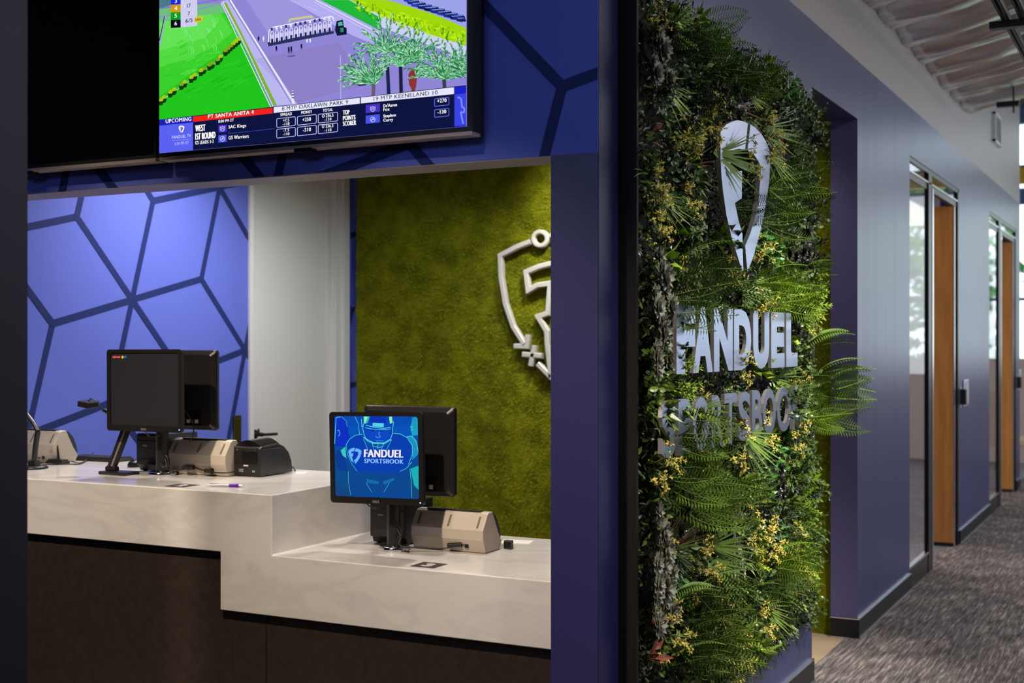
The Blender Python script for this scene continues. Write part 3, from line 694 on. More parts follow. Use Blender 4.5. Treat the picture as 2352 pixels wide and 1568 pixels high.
# ------------------------------------------------------------------ monitors on poles
MW, MH = .375, .312
def rrect(w_, h_, r_, n=4):
    P_ = []
    for cx, cy, a0 in ((w_/2-r_, h_/2-r_, 0), (-w_/2+r_, h_/2-r_, 90), (-w_/2+r_, -h_/2+r_, 180), (w_/2-r_, -h_/2+r_, 270)):
        for i in range(n+1):
            a = R(a0+90*i/n); P_.append((cx+r_*cos(a), cy+r_*sin(a)))
    return P_
def monitor(loc, face, roll, label, brand=True, lit=False):
    """face=-1: screen toward the customer (-Y); face=+1: screen toward the teller"""
    t = thing('monitor', label, 'monitor', loc); t.rotation_euler = (0, roll, 0 if face < 0 else pi)
    out = rrect(MW, MH, .012); inn = [(x*.905, y*.885+.004) for x, y in out]
    m = MB(black); n = len(out)
    fr = [V((x, 0, z)) for x, z in out]; fi = [V((x, 0, z)) for x, z in inn]; fd = [V((x, .004, z)) for x, z in inn]
    m.add(fr+fi, [(i, (i+1) % n, n+(i+1) % n, n+i) for i in range(n)], black)
    m.add(fi+fd, [(i, (i+1) % n, n+(i+1) % n, n+i) for i in range(n)], blackg)
    bk = [V((x, .011, z)) for x, z in out]; bk2 = [V((x*.985, .018, z*.98)) for x, z in out]; bk3 = [V((x*.90, .030, z*.88)) for x, z in out]
    for a, b in ((fr, bk), (bk, bk2), (bk2, bk3)):
        m.add(a+b, [(i, n+i, n+(i+1) % n, (i+1) % n) for i in range(n)], black)
    m.add(bk3, [list(range(n))[::-1]], black); m.build('casing', t)
    if not lit:
        m = MB(monoff); m.add(fd, [list(range(n))], monoff)
        if label.startswith('dark'):
            def L2(a, b): return (a, .0034, b)
            x0, z1 = -MW*.905/2+.008, MH*.885/2-.004
            m.poly([L2(x0, z1-.012), L2(x0+.044, z1-.012), L2(x0+.044, z1-.003), L2(x0, z1-.003)], emat('#c01818', .8))
            put_text(m, '0.0% 0.0%', (x0+.003, .0030, z1-.010), (.037, 0, 0), (0, 0, .005), emat('#ffd8d0', .7), .01)
            m.poly([(x0+.052+.0055*cos(q*pi/6), .0034, z1-.0075+.0055*sin(q*pi/6)) for q in range(12)], emat('#f0c030'))
            put_text(m, 'IGT', (x0+.059, .0030, z1-.011), (.016, 0, 0), (0, 0, .008), emat('#1a90e0'), .03)
        m.build('screen', t)
    if brand and face < 0:
        m = MB(mat('silver_print', (.75, .66, .5), .4)); put_text(m, 'DELL', (-.014, -.0006, -MH/2+.0045), (.028, 0, 0), (0, 0, .0085), m.mats[0], .03); m.build('maker_mark', t)
    m = MB(emat('#a8c0ff', 1.6)); m.cyl((MW/2-.013, -.001, -MH/2+.011), (MW/2-.013, .001, -MH/2+.011), .0028, n=10); m.build('power_light', t)
    if face > 0:      # teller screen: its back faces the camera
        m = MB(blackg); m.box((-.118, .028, -.138), (.06, .034, -.088)); pr_ = m.build('port_recess', t)
        m = MB(chrome, beigepl)
        for k in range(5): m.box((-.112+k*.020, .033, -.128), (-.098+k*.020, .038, -.114), chrome if k % 2 else beigepl)
        m.build('ports', pr_)
        m = MB(mat('grey_print', (.30, .30, .31), .3)); ring = [(.026*cos(q*pi/12), .0305, .026*sin(q*pi/12)) for q in range(24)]
        m.tube(ring, .0018, closed=True); put_text(m, 'DELL', (.020, .0308, -.006), (-.040, 0, 0), (0, 0, .012), m.mats[0], .02); m.xf(M.Translation((0, 0, .095))); m.build('maker_mark', t)
        m = MB(black)
        for k in range(10): m.box((-.09+k*.018, .0292, .128), (-.082+k*.018, .031, .131))
        m.build('vent_slots', t)
    return t
def pole(loc, top, label):
    t = thing('monitor_pole', label, 'monitor stand', loc)
    m = MB(black); m.cyl((0, 0, .012), (0, 0, top), .0245, n=28); m.build('post', t)
    m = MB(chrome); m.lathe([(.0, 0), (.052, 0), (.053, .004), (.053, .012), (.048, .016), (.030, .018), (0, .018)], n=36); m.build('base_ring', t)
    for sy, q in ((-1, 0), (1, 0)):
        m = MB(black); m.box((-.02, min(sy*.02, sy*.075), top-.12), (.02, max(sy*.02, sy*.075), top-.08)); m.box((-.05, min(sy*.055, sy*.062), top-.15), (.05, max(sy*.055, sy*.062), top-.05)); m.build('mount_arm', t)
    return t
pA = onZ(905, 1262, ZLW); pB = onZ(373, 1091, ZU)
pA.z = ZLW; pB.z = ZU
pole(pA, .42, 'black monitor pole with chrome base ring on the lower counter')
pole(pB, .38, 'black monitor pole with chrome base ring on the upper counter')
def pxz(px, py, Y): q = onY(px, py, Y); return q
yA, yB = pA.y-.105, pB.y-.105
c1 = onY(862.5, 1052, yA); c2 = onY(330, 896.5, yB)
monA = monitor(c1, -1, R(-1.2), 'monitor showing a blue football player screen on the lower counter', lit=True)
monB = monitor(c2, -1, R(-.3), 'dark monitor with tiny red and blue icons on the upper counter')
c3 = onY(945, 1040, pA.y+.105); c4 = onY(424, 897, pB.y+.105)
monitor((pA.x, pA.y+.110, onY(1048, 1038, pA.y+.11).z), 1, 0, 'back of the teller monitor behind the blue football player screen')
monitor((pB.x, pB.y+.110, onY(505, 896, pB.y+.11).z), 1, 0, 'back of the teller monitor behind the dark monitor on the upper counter')
# picture on the lit monitor (unit coordinates from its own corners)
pic = MB(emat('#0a55b8'))
def mp_(x, y, k=0):
    u = .5
    for _ in range(3):
        v = (y-135)/(1223+37*u); l_ = 88+64*v; r_ = 1415+53*v; u = (x-l_)/(r_-l_)
    return V(((u-.5)*MW*.905, .0036-.00025*k, (.5-v)*MH*.885+.004))
def q_(pts, c, k=1): pic.poly([mp_(x, y, k) for x, y in pts], emat(c))
def ql(pts, w_, c, k=3):
    for a, b in zip(pts, pts[1:]):
        a = V(a); b = V(b); d_ = b-a
        if d_.length < .1: continue
        n_ = V((-d_.y, d_.x)).normalized()*w_/2; q_([(a-n_), (b-n_), (b+n_), (a+n_)], c, k)
rows = ['#0a4cb4', '#0a52b8', '#0a50b0', '#0b4ca6', '#0c499c', '#0d4a92', '#0f4c8c', '#124a84', '#17467e']
for i, c in enumerate(rows):
    y0 = 135+i*140; q_([(88+.05*(y0-135), y0), (1415+.042*(y0-135), y0), (1415+.042*(y0+5), min(y0+142, 1392)), (88+.05*(y0+5), min(y0+142, 1356))], c, 0)
q_([(90, 170), (190, 140), (260, 180), (320, 300), (330, 400), (360, 470), (270, 600), (130, 600), (110, 400)], '#1030c0', 1)
q_([(150, 640), (230, 680), (300, 800), (330, 980), (180, 960), (135, 800)], '#0c3c90', 1)
q_([(1330, 150), (1415, 140), (1420, 420), (1330, 430), (1300, 300)], '#1aa0c8', 1); q_([(1250, 430), (1340, 430), (1400, 500), (1440, 700), (1340, 800), (1330, 560)], '#1c90c0', 1)
q_([(300, 570), (350, 480), (450, 420), (570, 410), (640, 600), (950, 600), (1030, 400), (1150, 400), (1260, 460), (1340, 580), (1340, 760), (1250, 960), (1150, 990), (500, 980), (380, 850), (320, 700)], '#0b3fb0', 2)
q_([(340, 860), (480, 980), (1160, 990), (1310, 900), (1300, 1150), (1340, 1380), (380, 1360), (350, 1100)], '#0e4690', 2)
q_([(570, 140), (1015, 140), (1035, 260), (1010, 470), (900, 560), (720, 560), (600, 480), (560, 280)], '#0c46b8', 3)
q_([(570, 140), (640, 140), (600, 250), (575, 240)], '#8ff0a8', 4); q_([(970, 140), (1015, 140), (1025, 230), (985, 250)], '#8ff0a8', 4); q_([(640, 140), (665, 140), (640, 230), (610, 250)], '#2fb8c8', 4)
q_([(680, 140), (920, 140), (930, 230), (900, 240), (720, 240), (660, 220)], '#0c34b8', 4)
q_([(715, 235), (890, 240), (890, 300), (715, 290)], '#58d0e8', 5); q_([(640, 330), (985, 340), (960, 480), (860, 560), (730, 530), (660, 470)], '#1048c4', 4)
q_([(690, 345), (750, 345), (745, 362), (700, 360)], '#082a80', 5); q_([(850, 350), (915, 350), (905, 366), (855, 366)], '#082a80', 5); ql([(820, 370), (822, 420), (845, 448), (800, 462), (765, 440)], 7, '#58c0f0', 6); ql([(770, 510), (830, 500), (890, 515)], 8, '#3aa0e8', 6)
CY = '#5be6e0'
for pts, w_ in (([(570, 240), (560, 330), (590, 430), (620, 480), (720, 530), (900, 540), (1000, 480), (1030, 400), (1035, 280)], 8), ([(605, 270), (720, 300), (890, 320), (1000, 300)], 9), ([(600, 310), (740, 335), (900, 340), (1000, 325)], 7),
                ([(570, 450), (640, 510), (720, 545), (900, 555), (1010, 490)], 10), ([(720, 520), (725, 590), (830, 610), (890, 590), (900, 530)], 7), ([(575, 480), (650, 640)], 5), ([(1020, 490), (940, 650)], 5), ([(740, 600), (745, 660)], 5), ([(880, 600), (860, 660)], 5), ([(805, 540), (808, 640)], 5),
                ([(300, 575), (350, 490), (450, 425), (560, 410)], 7), ([(1040, 395), (1150, 400), (1260, 460), (1340, 580), (1345, 700), (1290, 860)], 7), ([(300, 575), (330, 720), (400, 860), (490, 975)], 5), ([(1340, 830), (1250, 930), (1160, 970)], 6), ([(430, 145), (490, 260), (512, 410)], 6),
                ([(210, 145), (290, 210), (315, 300)], 4), ([(150, 360), (180, 350), (195, 400), (175, 445)], 7), ([(1240, 450), (1320, 430), (1400, 520), (1440, 700)], 7), ([(1300, 290), (1330, 290), (1340, 330), (1310, 350)], 6), ([(115, 560), (125, 160), (200, 145)], 8), ([(350, 980), (360, 1150), (400, 1340)], 4), ([(1310, 930), (1335, 1100), (1350, 1370)], 5),
                ([(640, 1150), (730, 1290)], 4), ([(1000, 1150), (920, 1290)], 4), ([(535, 180), (545, 290), (570, 300)], 8), ([(1040, 210), (1035, 290)], 8)): ql(pts, w_, CY, 5)
for i in range(26):
    x = random.uniform(1220, 1400); y = random.uniform(150, 360); ql([(x, y), (x+random.uniform(-22, 22), y+random.uniform(-22, 22))], 3, '#0a2a70', 5)
q_([(215, 660), (290, 600), (310, 780), (250, 740)], '#38c8c0', 3); q_([(1320, 930), (1440, 880), (1450, 1250), (1380, 1180)], '#1cb0b8', 3); q_([(640, 1090), (840, 1130), (830, 1170), (650, 1150)], '#1a6aa4', 4); q_([(900, 1130), (1070, 1065), (1075, 1110), (920, 1180)], '#1a6aa4', 4)
put_text(pic, 'FANDUEL', mp_(592, 758, 8), mp_(1208, 762, 8)-mp_(592, 758, 8), mp_(592, 642, 8)-mp_(592, 758, 8), emat('#f4eefc'), .035)
put_text(pic, 'SPORTSBOOK', mp_(600, 848, 8), mp_(1215, 856, 8)-mp_(600, 848, 8), mp_(600, 782, 8)-mp_(600, 848, 8), emat('#8cc4ff'), .03)
shield(pic, lambda x, y: mp_(345+x*207, 618+y*245, 8), emat('#6ab4ff'))
pic.build('screen', monA)

# ------------------------------------------------------------------ counter machines
def epson(loc, label):
    t = thing('receipt_printer', label, 'printer', loc)
    m = MB(black); m.prism([(0, 0, .022), (0, 0, .140), (0, .006, .148), (0, .195, .148), (0, .195, 0), (0, .02, 0), (0, .012, .022)][::-1], (.145, 0, 0)); m.build('body', t, bevel=.003)
    m = MB(blackg); m.box((.004, -.002, .118), (.141, .0, .1205)); m.box((.012, -.001, .026), (.133, .001, .052)); m.build('paper_cover', t)
    m = MB(signw); put_text(m, 'EPSON', (.034, -.0012, .096), (.023, 0, 0), (0, 0, .0075), signw, .03); m.build('maker_mark', t)
    for x in (.02, .125):
        m = MB(rubber); m.cyl((x, .03, -.004), (x, .03, .001), .008); m.build('foot', t)
    return t
def scanner(loc, label, L_=.285):
    t = thing('ticket_scanner', label, 'scanner', loc)
    pr = [(.006, 0), (-.012, .045), (-.012, .078), (.022, .130), (.034, .136), (.060, .136), (.102, .060), (.128, .026), (.112, 0)]
    m = MB(beigepl); m.prism([(0, y, z) for y, z in pr], (L_, 0, 0)); m.build('body', t, bevel=.004)
    rr = [(.060, .136), (.082, .128), (.106, .105), (.124, .070), (.131, .040), (.128, .026), (.102, .060)]
    m = MB(slate); m.prism([(.004, y, z) for y, z in rr], (L_-.012, 0, 0), slate, slate, True); m.build('rear_cover', t)
    m = MB(blackm); m.box((.04, .028, .1365), (L_-.03, .05, .139)); m.build('feed_slot', t)
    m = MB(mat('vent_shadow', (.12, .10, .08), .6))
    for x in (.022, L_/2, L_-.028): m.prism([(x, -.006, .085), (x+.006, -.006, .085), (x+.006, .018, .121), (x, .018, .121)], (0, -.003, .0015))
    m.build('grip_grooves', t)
    m = MB(blackg); m.box((L_-.105, -.001, .018), (L_-.085, .001, .038)); m.box((L_-.075, -.0035, .016), (L_-.060, -.001, .040)); m.xf(M.Translation((0, -.002, 0))); m.build('power_switch', t)
    return t
epA = onZ(850, 1247, ZLW); e1 = epson((epA.x, epA.y, ZLW+.004), 'black receipt printer behind the pole of the blue player monitor')
epB = onZ(313, 1082, ZU); dup(e1, (epB.x, epB.y, ZU+.004), 'black receipt printer behind the pole of the dark monitor')
sA = onZ(1115, 1271.5, ZLW); s1 = scanner((sA.x-.285, sA.y-.006, ZLW+.001), 'beige ticket scanner on the lower counter beside the blue player monitor')
sB = onZ(526, 1094, ZU); dup(s1, (sB.x-.285, sB.y-.012, ZU+.001), 'beige ticket scanner on the upper counter between pole and black check reader')
sC = onZ(140, 1063, ZU); s3 = dup(s1, (sC.x-.285, sC.y-.03, ZU+.001), 'beige ticket scanner at the far left end of the upper counter')
m = MB(slate); m.box((0, 0, 0), (.03, .02, .03)); 
o = thing('card_reader', 'small dark grey block at the rear right of the lower counter scanner', 'card reader', (sA.x+.006, sA.y+.12, ZLW)); m.build('body', o, bevel=.003)
m = MB(blackg); m.box((.002, -.0015, .006), (.028, 0, .024)); m.build('slot', o)
# black check reader
ck = onZ(533, 1092, ZU); t = thing('check_reader', 'glossy black check reader with rounded rear on the upper counter', 'check reader', (ck.x, ck.y, ZU+.003))
W_ = .135; D_ = .205
m = MB(black)
side = [(0, 0), (0, .105), (.01, .112), (.115, .118), (.150, .105), (.180, .080), (.198, .045), (D_, 0)]
m.prism([(0, y, z) for y, z in side], (W_, 0, 0)); m.build('body', t, bevel=.004)
topc = []
n = 12
for i in range(n+1):
    s = i/n; topc.append((W_*s, .105+.030*sin(pi*s)**.8))
m = MB(blackg); m.prism([(W_, .012, .104), (0, .012, .104)] + [(x, .012, z) for x, z in topc], (0, .115, .004), blackg, blackg); m.build('top_hood', t)
m = MB(blackg); m.box((.012, -.002, .045), (.122, .001, .092)); m.build('receipt_window', t)
m = MB(chrome)
for x, z in ((.012, .108), (.122, .106), (.028, .098), (.067, .097), (.106, .096)): m.cyl((x, -.003, z), (x, .001, z), .0022, n=8)
m.build('screws', t)
m = MB(bronze, chrome, signw); m.box((.012, -.001, .008), (.122, .0005, .034), blackm); m.box((.035, -.003, .014), (.058, .0, .026), chrome); m.box((.100, -.003, .014), (.112, .0, .022), chrome); m.box((.058, -.003, .036), (.080, .0, .042), signw); m.build('connector_panel', t)
m = MB(chrome); m.box((W_, .010, .100), (W_+.001, .118, .102)); m.build('trim_line', t)
# document camera with folding arm
bs = onZ(267, 1090, ZU); t = thing('document_camera', 'black folding-arm document camera standing left of the dark monitor', 'document camera', (bs.x, bs.y+.02, ZU))
m = MB(black); m.box((-.075, -.04, 0), (.065, .04, .012)); m.build('base_plate', t, bevel=.003)
a0 = V((-.045, 0, .02)); a1 = onY(290, 985, bs.y+.02)-t.location
m = MB(black, steelside); dirn = (a1-a0); n_ = V((dirn.z, 0, -dirn.x)).normalized()
for s_ in (-1, 1): m.prism([a0+n_*s_*.012-n_*.005+V((0, -.008, 0)), a1+n_*s_*.012-n_*.005+V((0, -.008, 0)), a1+n_*s_*.012+n_*.005+V((0, -.008, 0)), a0+n_*s_*.012+n_*.005+V((0, -.008, 0))], (0, .016, 0), black)
m.prism([a0-n_*.006+V((0, -.004, 0)), a1-n_*.006+V((0, -.004, 0)), a1+n_*.006+V((0, -.004, 0)), a0+n_*.006+V((0, -.004, 0))], (0, .008, 0), steelside); m.build('lower_arm', t)
m = MB(black); m.cyl(a0+V((-.022, 0, 0)), a0+V((.03, 0, 0)), .011); m.cyl(a0+V((0, 0, -.01)), a0, .009); m.build('hinge', t)
m = MB(black); m.cyl(a1+V((-.02, 0, 0)), a1+V((.03, 0, 0)), .008); m.build('elbow_joint', t)
a2 = onY(236, 941, bs.y-.02)-t.location
m = MB(black, brass); m.tube([a1, a1*.5+a2*.5+V((0, .03, .0)), a2], .008); m.build('upper_arm', t)
a3 = onY(206, 928, bs.y-.05)-t.location
m = MB(black); m.prism([a3+V((-.036, -.03, -.009)), a3+V((.020, -.03, -.016)), a3+V((.040, .0, -.012)), a3+V((.020, .03, -.008)), a3+V((-.036, .03, -.004))], (.002, 0, .022)); m.build('camera_head', t, bevel=.003)
m = MB(mat('warm_lens', (.6, .5, .35), .3)); m.cyl(a3+V((-.015, 0, -.015)), a3+V((-.015, 0, -.009)), .012); m.build('lens', t)
m = MB(cable); m.tube([a3+V((-.01, 0, .01)), a3+V((.005, 0, .022)), a3+V((.025, 0, .018)), a2+V((.01, -.01, 0))], .0022); m.build('head_cable', t)
# arm and disc base of the left-edge stand
bp_ = onZ(78, 1076, ZU); t = thing('scanner_stand', 'black jointed stand on a round foot at the left end of the counter', 'stand', (bp_.x, bp_.y, ZU))
m = MB(black); m.lathe([(0, 0), (.055, 0), (.056, .006), (.05, .012), (.02, .014), (0, .014)]); m.build('base_disc', t)
q0 = V((0, 0, .02)); q1 = onY(87, 990, bp_.y)-t.location; q2 = onY(60, 950, bp_.y)-t.location
m = MB(black); m.tube([q0, q0*.5+q1*.5+V((-.003, 0, 0)), q1], .011); m.build('upright', t)
m = MB(black); m.tube([q1, q1*.6+q2*.4+V((0, 0, .006)), q2], .010); m.build('jointed_arm', t)
m = MB(black); m.cyl(q0+V((-.02, 0, 0)), q0+V((.02, 0, 0)), .015); m.build('hinge', t)
# small gooseneck microphone / swipe block and keyboard at left
mb_ = onZ(135, 1064, ZU); t = thing('signature_pad', 'small black block with upright stylus on the upper counter near the left scanner', 'signature pad', (mb_.x, mb_.y, ZU))
m = MB(black); m.box((-.05, -.025, 0), (.04, .025, .012)); m.box((-.045, -.02, .012), (.035, .02, .018)); m.build('body', t, bevel=.002)
m = MB(black, chrome); m.tube([(.0, 0, .018), (-.004, 0, .045), (-.010, .0, .075), (-.016, 0, .10)], .0045, m=black); m.cyl((-.016, 0, .10), (-.0165, 0, .104), .003, m=chrome); m.build('stylus', t)
kb = onZ(215, 1057, ZU)
t = thing('keyboard', 'flat black keyboard at the back edge of the upper counter', 'keyboard', (kb.x, YCB-.12, ZU))
m = MB(black); m.box((-.12, 0, 0), (.16, .11, .014)); m.build('case', t, bevel=.003)
m = MB(blackm)
for i in range(14):
    for j in range(5): m.box((-.115+i*.0193, .008+j*.0195, .014), (-.098+i*.0193, .025+j*.0195, .018))
m.build('keys', t)
ms = onZ(305, 1072, ZU); t = thing('computer_mouse', 'black mouse beside the receipt printer on the upper counter', 'mouse', (ms.x, ms.y+.03, ZU))
m = MB(black); m.lathe([(0, 0), (.030, 0), (.033, .008), (.028, .020), (.015, .029), (0, .032)]); m.xf(M.Diagonal((1.0, 1.6, 1, 1))); m.build('shell', t)
m = MB(blackm); m.box((-.002, -.035, .024), (.002, -.012, .030)); m.build('scroll_wheel', t)
# loose papers and leaflet
def sheet(name, label, cx, cy, z, w_, h_, rz):
    m = MB(paper); m.box((-w_/2, -h_/2, 0), (w_/2, h_/2, .0012)); o = m.build(name); o.location = (cx, cy, z); o.rotation_euler = (0, 0, rz); tag(o, label, 'paper')
pp = onZ(1190, 1243, ZLW); sheet('paper_slip', 'printed white paper slip at the back of the lower counter', pp.x, pp.y-.01, ZLW, .11, .075, R(12))
pp = onZ(162, 1046, ZU); sheet('paper_slip', 'white paper slip by the keyboard on the upper counter', pp.x, min(pp.y, YCB-.16), ZU, .08, .06, R(-18))
pp = onZ(692, 1085, ZU); sheet('paper_slip', 'grey curled paper slip right of the black check reader', pp.x, pp.y, ZU, .04, .04, R(30))
# cables
def wire(label, pts, r=.0028, cat='cable', name='cable'):
    m = MB(cable); P_ = [V(p) for p in pts]; out = []
    for i in range(len(P_)-1):
        p0 = P_[max(i-1, 0)]; p1 = P_[i]; p2 = P_[i+1]; p3 = P_[min(i+2, len(P_)-1)]
        for k in range(6):
            t_ = k/6; out.append(.5*((2*p1)+(-p0+p2)*t_+(2*p0-5*p1+4*p2-p3)*t_*t_+(-p0+3*p1-3*p2+p3)*t_**3))
    out.append(P_[-1]); m.tube(out, r, 6); return tag(m.build(name), label, cat)
def Lq(px, py, z, dz=.003): q = onZ(px, py, z); return V((q.x, q.y, z+dz))
wire('black power cable curling from the pole to the lower counter scanner', [pA+V((.02, -.012, .075)), pA+V((.04, -.02, .05)), pA+V((.05, -.028, .02)), V((sA.x-.15, sA.y-.03, ZLW+.012)), V((sA.x-.10, sA.y-.016, ZLW+.026)), V((sA.x-.078, sA.y-.012, ZLW+.027))])
m = MB(black); m.cyl(V((sA.x-.135, sA.y-.022, ZLW+.022)), V((sA.x-.085, sA.y-.012, ZLW+.027)), .008); tag(m.build('power_plug'), 'black power plug at the back of the lower counter scanner', 'plug')
wire('black cable looping down beside the lower counter pole', [pA+V((.018, -.02, .10)), pA+V((.035, -.02, .085)), pA+V((.045, -.02, .06)), pA+V((.03, -.028, .04)), pA+V((.035, -.02, .003)), pA+V((.08, -.03, .004))], .003)
wire('black power cable running along the beige scanner on the upper counter', [pB+V((.022, -.015, .075)), pB+V((.04, -.022, .05)), pB+V((.05, -.03, .03)), pB+V((.10, -.025, .026)), V((sB.x-.16, sB.y-.028, ZU+.03)), V((sB.x-.10, sB.y-.03, ZU+.022)), V((sB.x-.03, sB.y-.03, ZU+.016)), V((sB.x+.02, sB.y-.022, ZU+.018)), V((ck.x+.03, ck.y-.008, ZU+.02))])
m = MB(black); m.cyl(V((sB.x-.20, sB.y-.03, ZU+.026)), V((sB.x-.15, sB.y-.026, ZU+.03)), .009); tag(m.build('power_plug'), 'black plug against the upper counter beige scanner near the pole', 'plug')
m = MB(black); m.cyl(V((sB.x-.09, sB.y-.031, ZU+.020)), V((sB.x-.055, sB.y-.031, ZU+.018)), .009); tag(m.build('ferrite_bead'), 'black ferrite bead on the cable in front of the beige scanner', 'cable bead')
m = MB(cable)
random.seed(3)
for k in range(5):
    c = pB+V((.036, -.02, .055)); ring = [c+V((.018*cos(q*pi/8)*(1-.08*k), .006*k*.4-.006, .026*sin(q*pi/8))) for q in range(16)]
    m.tube(ring, .0035, 6, closed=True)
tag(m.build('cable_coil'), 'coiled black cable tied to the foot of the upper counter pole', 'cable')
wire('thin black cable hanging behind the dark monitor from its left underside', [c2+V((-.05, .05, -.13)), c2+V((-.03, .05, -.17)), c2+V((.0, .05, -.18)), c2+V((.04, .05, -.165)), V((pB.x, pB.y-.03, c2.z-.14))], .0022)
wire('thin black cable sagging under the blue player monitor', [c1+V((-.08, .04, -.14)), c1+V((-.05, .04, -.17)), c1+V((-.01, .04, -.175)), V((pA.x, pA.y-.03, c1.z-.15))], .0025)
wire('grey cable curving across the back of the upper counter teller monitor', [V((pB.x+.03, pB.y+.055, ZU+.28)), V((pB.x+.07, pB.y+.05, ZU+.25)), V((pB.x+.11, pB.y+.048, ZU+.20)), V((pB.x+.115, pB.y+.045, ZU+.16)), V((pB.x+.10, pB.y+.045, ZU+.13))], .0025)
wire('cable dropping from the ports of the lower counter teller monitor', [V((pA.x+.05, pA.y+.055, c1.z-.08)), V((pA.x+.07, pA.y+.045, c1.z-.10)), V((pA.x+.06, pA.y+.045, c1.z-.14)), V((pA.x+.02, pA.y+.04, c1.z-.17))], .0028)
wire('tangled thin black cable lying along the left end of the upper counter', [Lq(82, 1050, ZU, .05), Lq(92, 1064, ZU), Lq(120, 1068, ZU), Lq(160, 1067, ZU), Lq(185, 1066, ZU), Lq(205, 1052, ZU, .012), Lq(175, 1052, ZU, .010), Lq(160, 1056, ZU), Lq(186, 1066, ZU, .006), Lq(215, 1049, ZU, .02)], .0022)
wire('short black cable end behind the check reader', [Lq(664, 1078, ZU, .01), Lq(672, 1079, ZU, .012), Lq(678, 1082, ZU, .003)], .003)
# number stickers
for s_, lab, q4, ZZ in (('3', 'dark square sticker with a white number 3 on the lower counter', (985, 1297.6), ZLW), ('2', 'dark square sticker with a white number 2 on the upper counter', (418, 1115), ZU)):
    c = onZ(*q4, ZZ); t = thing('number_sticker', lab, 'sticker', (c.x, c.y, ZZ))
    h_ = .0445; m = MB(sticker); m.box((-h_, -h_, 0), (h_, h_, .0008)); m.build('backing', t)
    m = MB(signw); put_text(m, s_, (-.018, -.028, .0012), (.036, 0, 0), (0, .056, 0), signw, 0, .07); m.build('numeral', t, label='white numeral')
# pen
pa = onZ(476, 1117.5, ZU); pb = onZ(561, 1119, ZU); t = thing('pen', 'silver ballpoint pen with a purple grip on the upper counter', 'pen', (pa.x, pa.y, ZU+.0065))
t.rotation_euler = (0, 0, math.atan2(pb.y-pa.y, pb.x-pa.x)); L_ = (pb-pa).length
silver = mat('silver_plastic', (.6, .6, .62), .25, .7)
m = MB(silver); m.cyl((L_*.08, 0, 0), (L_*.60, 0, 0), .0048, .0055, 20); m.build('barrel', t)
m = MB(purple); m.cyl((L_*.60, 0, 0), (L_*.72, 0, 0), .0062, .0056, 20); m.cyl((L_*.72, 0, 0), (L_*.86, 0, 0), .0056, .0062, 20); m.build('grip', t, label='purple rubber grip')
m = MB(silver); m.cyl((L_*.86, 0, 0), (L_*.97, 0, 0), .0052, .0015, 16); m.cyl((L_*.97, 0, 0), (L_, 0, 0), .0008, .0006, 8); m.build('tip', t)
m = MB(silver); m.cyl((0, 0, 0), (L_*.08, 0, 0), .0025, n=12); m.build('push_button', t)
m = MB(silver); m.box((L_*.06, -.002, .005), (L_*.32, .002, .0063)); m.build('clip', t)
# brass plate on the left wall
bb = onX(543, 986, XL); t = thing('door_strike', 'upright brass plate with screws on the blue wall left of the white door', 'strike plate', (XL, bb.y, bb.z-.02))
m = MB(brass); m.box((.0, -.034, -.11), (.012, .030, .10)); m.build('plate', t, bevel=.002)
m = MB(chrome)
for z in (.085, -.06): m.cyl((.012, 0, z), (.015, 0, z), .006, n=10)
m.build('screws', t)

# ------------------------------------------------------------------ moss panel and white play-diagram logo
YM = 6.93; MX0, MX1 = -4.69, XW-.145
def moss_panel():
    random.seed(2); m = MB(mossm); nx, nz = 160, 140; vs = []; z0, z1 = 0.0, 2.98
    for j in range(nz+1):
        for i in range(nx+1):
            x = MX0+(MX1-MX0)*i/nx; z = z0+(z1-z0)*j/nz
            y = YM+.006 - .010*noise.noise(V((x*7, z*7, 0))) - .006*noise.noise(V((x*28, z*28, 4)))
            vs.append((x, y, z))
    fs = [(j*(nx+1)+i, j*(nx+1)+i+1, (j+1)*(nx+1)+i+1, (j+1)*(nx+1)+i) for j in range(nz) for i in range(nx)]
    m.add(vs, fs, mossm, True); m.box((MX0, YM+.012, z0), (MX1, 6.968, z1), mossm)
    g = [mat('moss_blade_%d' % k, c, .85, spec=.15) for k, c in enumerate(((.20, .215, .004), (.13, .145, .003), (.29, .30, .01), (.08, .09, .003)))]
    for k in range(52000):
        x = random.uniform(MX0, MX1); z = random.uniform(.4 if random.random() < .9 else 0, 2.9)
        a = random.uniform(0, 2*pi); L_ = random.uniform(.008, .018); nn = noise.noise(V((x*5, z*5, 9)))
        d_ = V((cos(a)*L_, -random.uniform(.004, .013), sin(a)*L_*.8)); w_ = V((-sin(a), 0, cos(a)))*.0022
        p = V((x, YM, z)); i = 0 if nn > -.1 else 1
        if random.random() < .08: i = 2
        if random.random() < .12: i = 3
        m.add([p-w_, p+w_, p+d_], [(0, 1, 2)], g[i])
    return m.build('moss_panel')
tag(moss_panel(), 'olive green moss panel covering the back wall of the teller room', 'moss wall')
def Mz(x, y): q = onY(800+x/2.613, 350+y/2.613, YM-.045); return q
def smooth_path(pts, n=6):
    P_ = [V(p) for p in pts]; out = []
    for i in range(len(P_)-1):
        p0 = P_[max(i-1, 0)]; p1 = P_[i]; p2 = P_[i+1]; p3 = P_[min(i+2, len(P_)-1)]
        for k in range(n):
            t_ = k/n; out.append(.5*((2*p1)+(-p0+p2)*t_+(2*p0-5*p1+4*p2-p3)*t_*t_+(-p0+3*p1-3*p2+p3)*t_**3))
    return out+[P_[-1]]
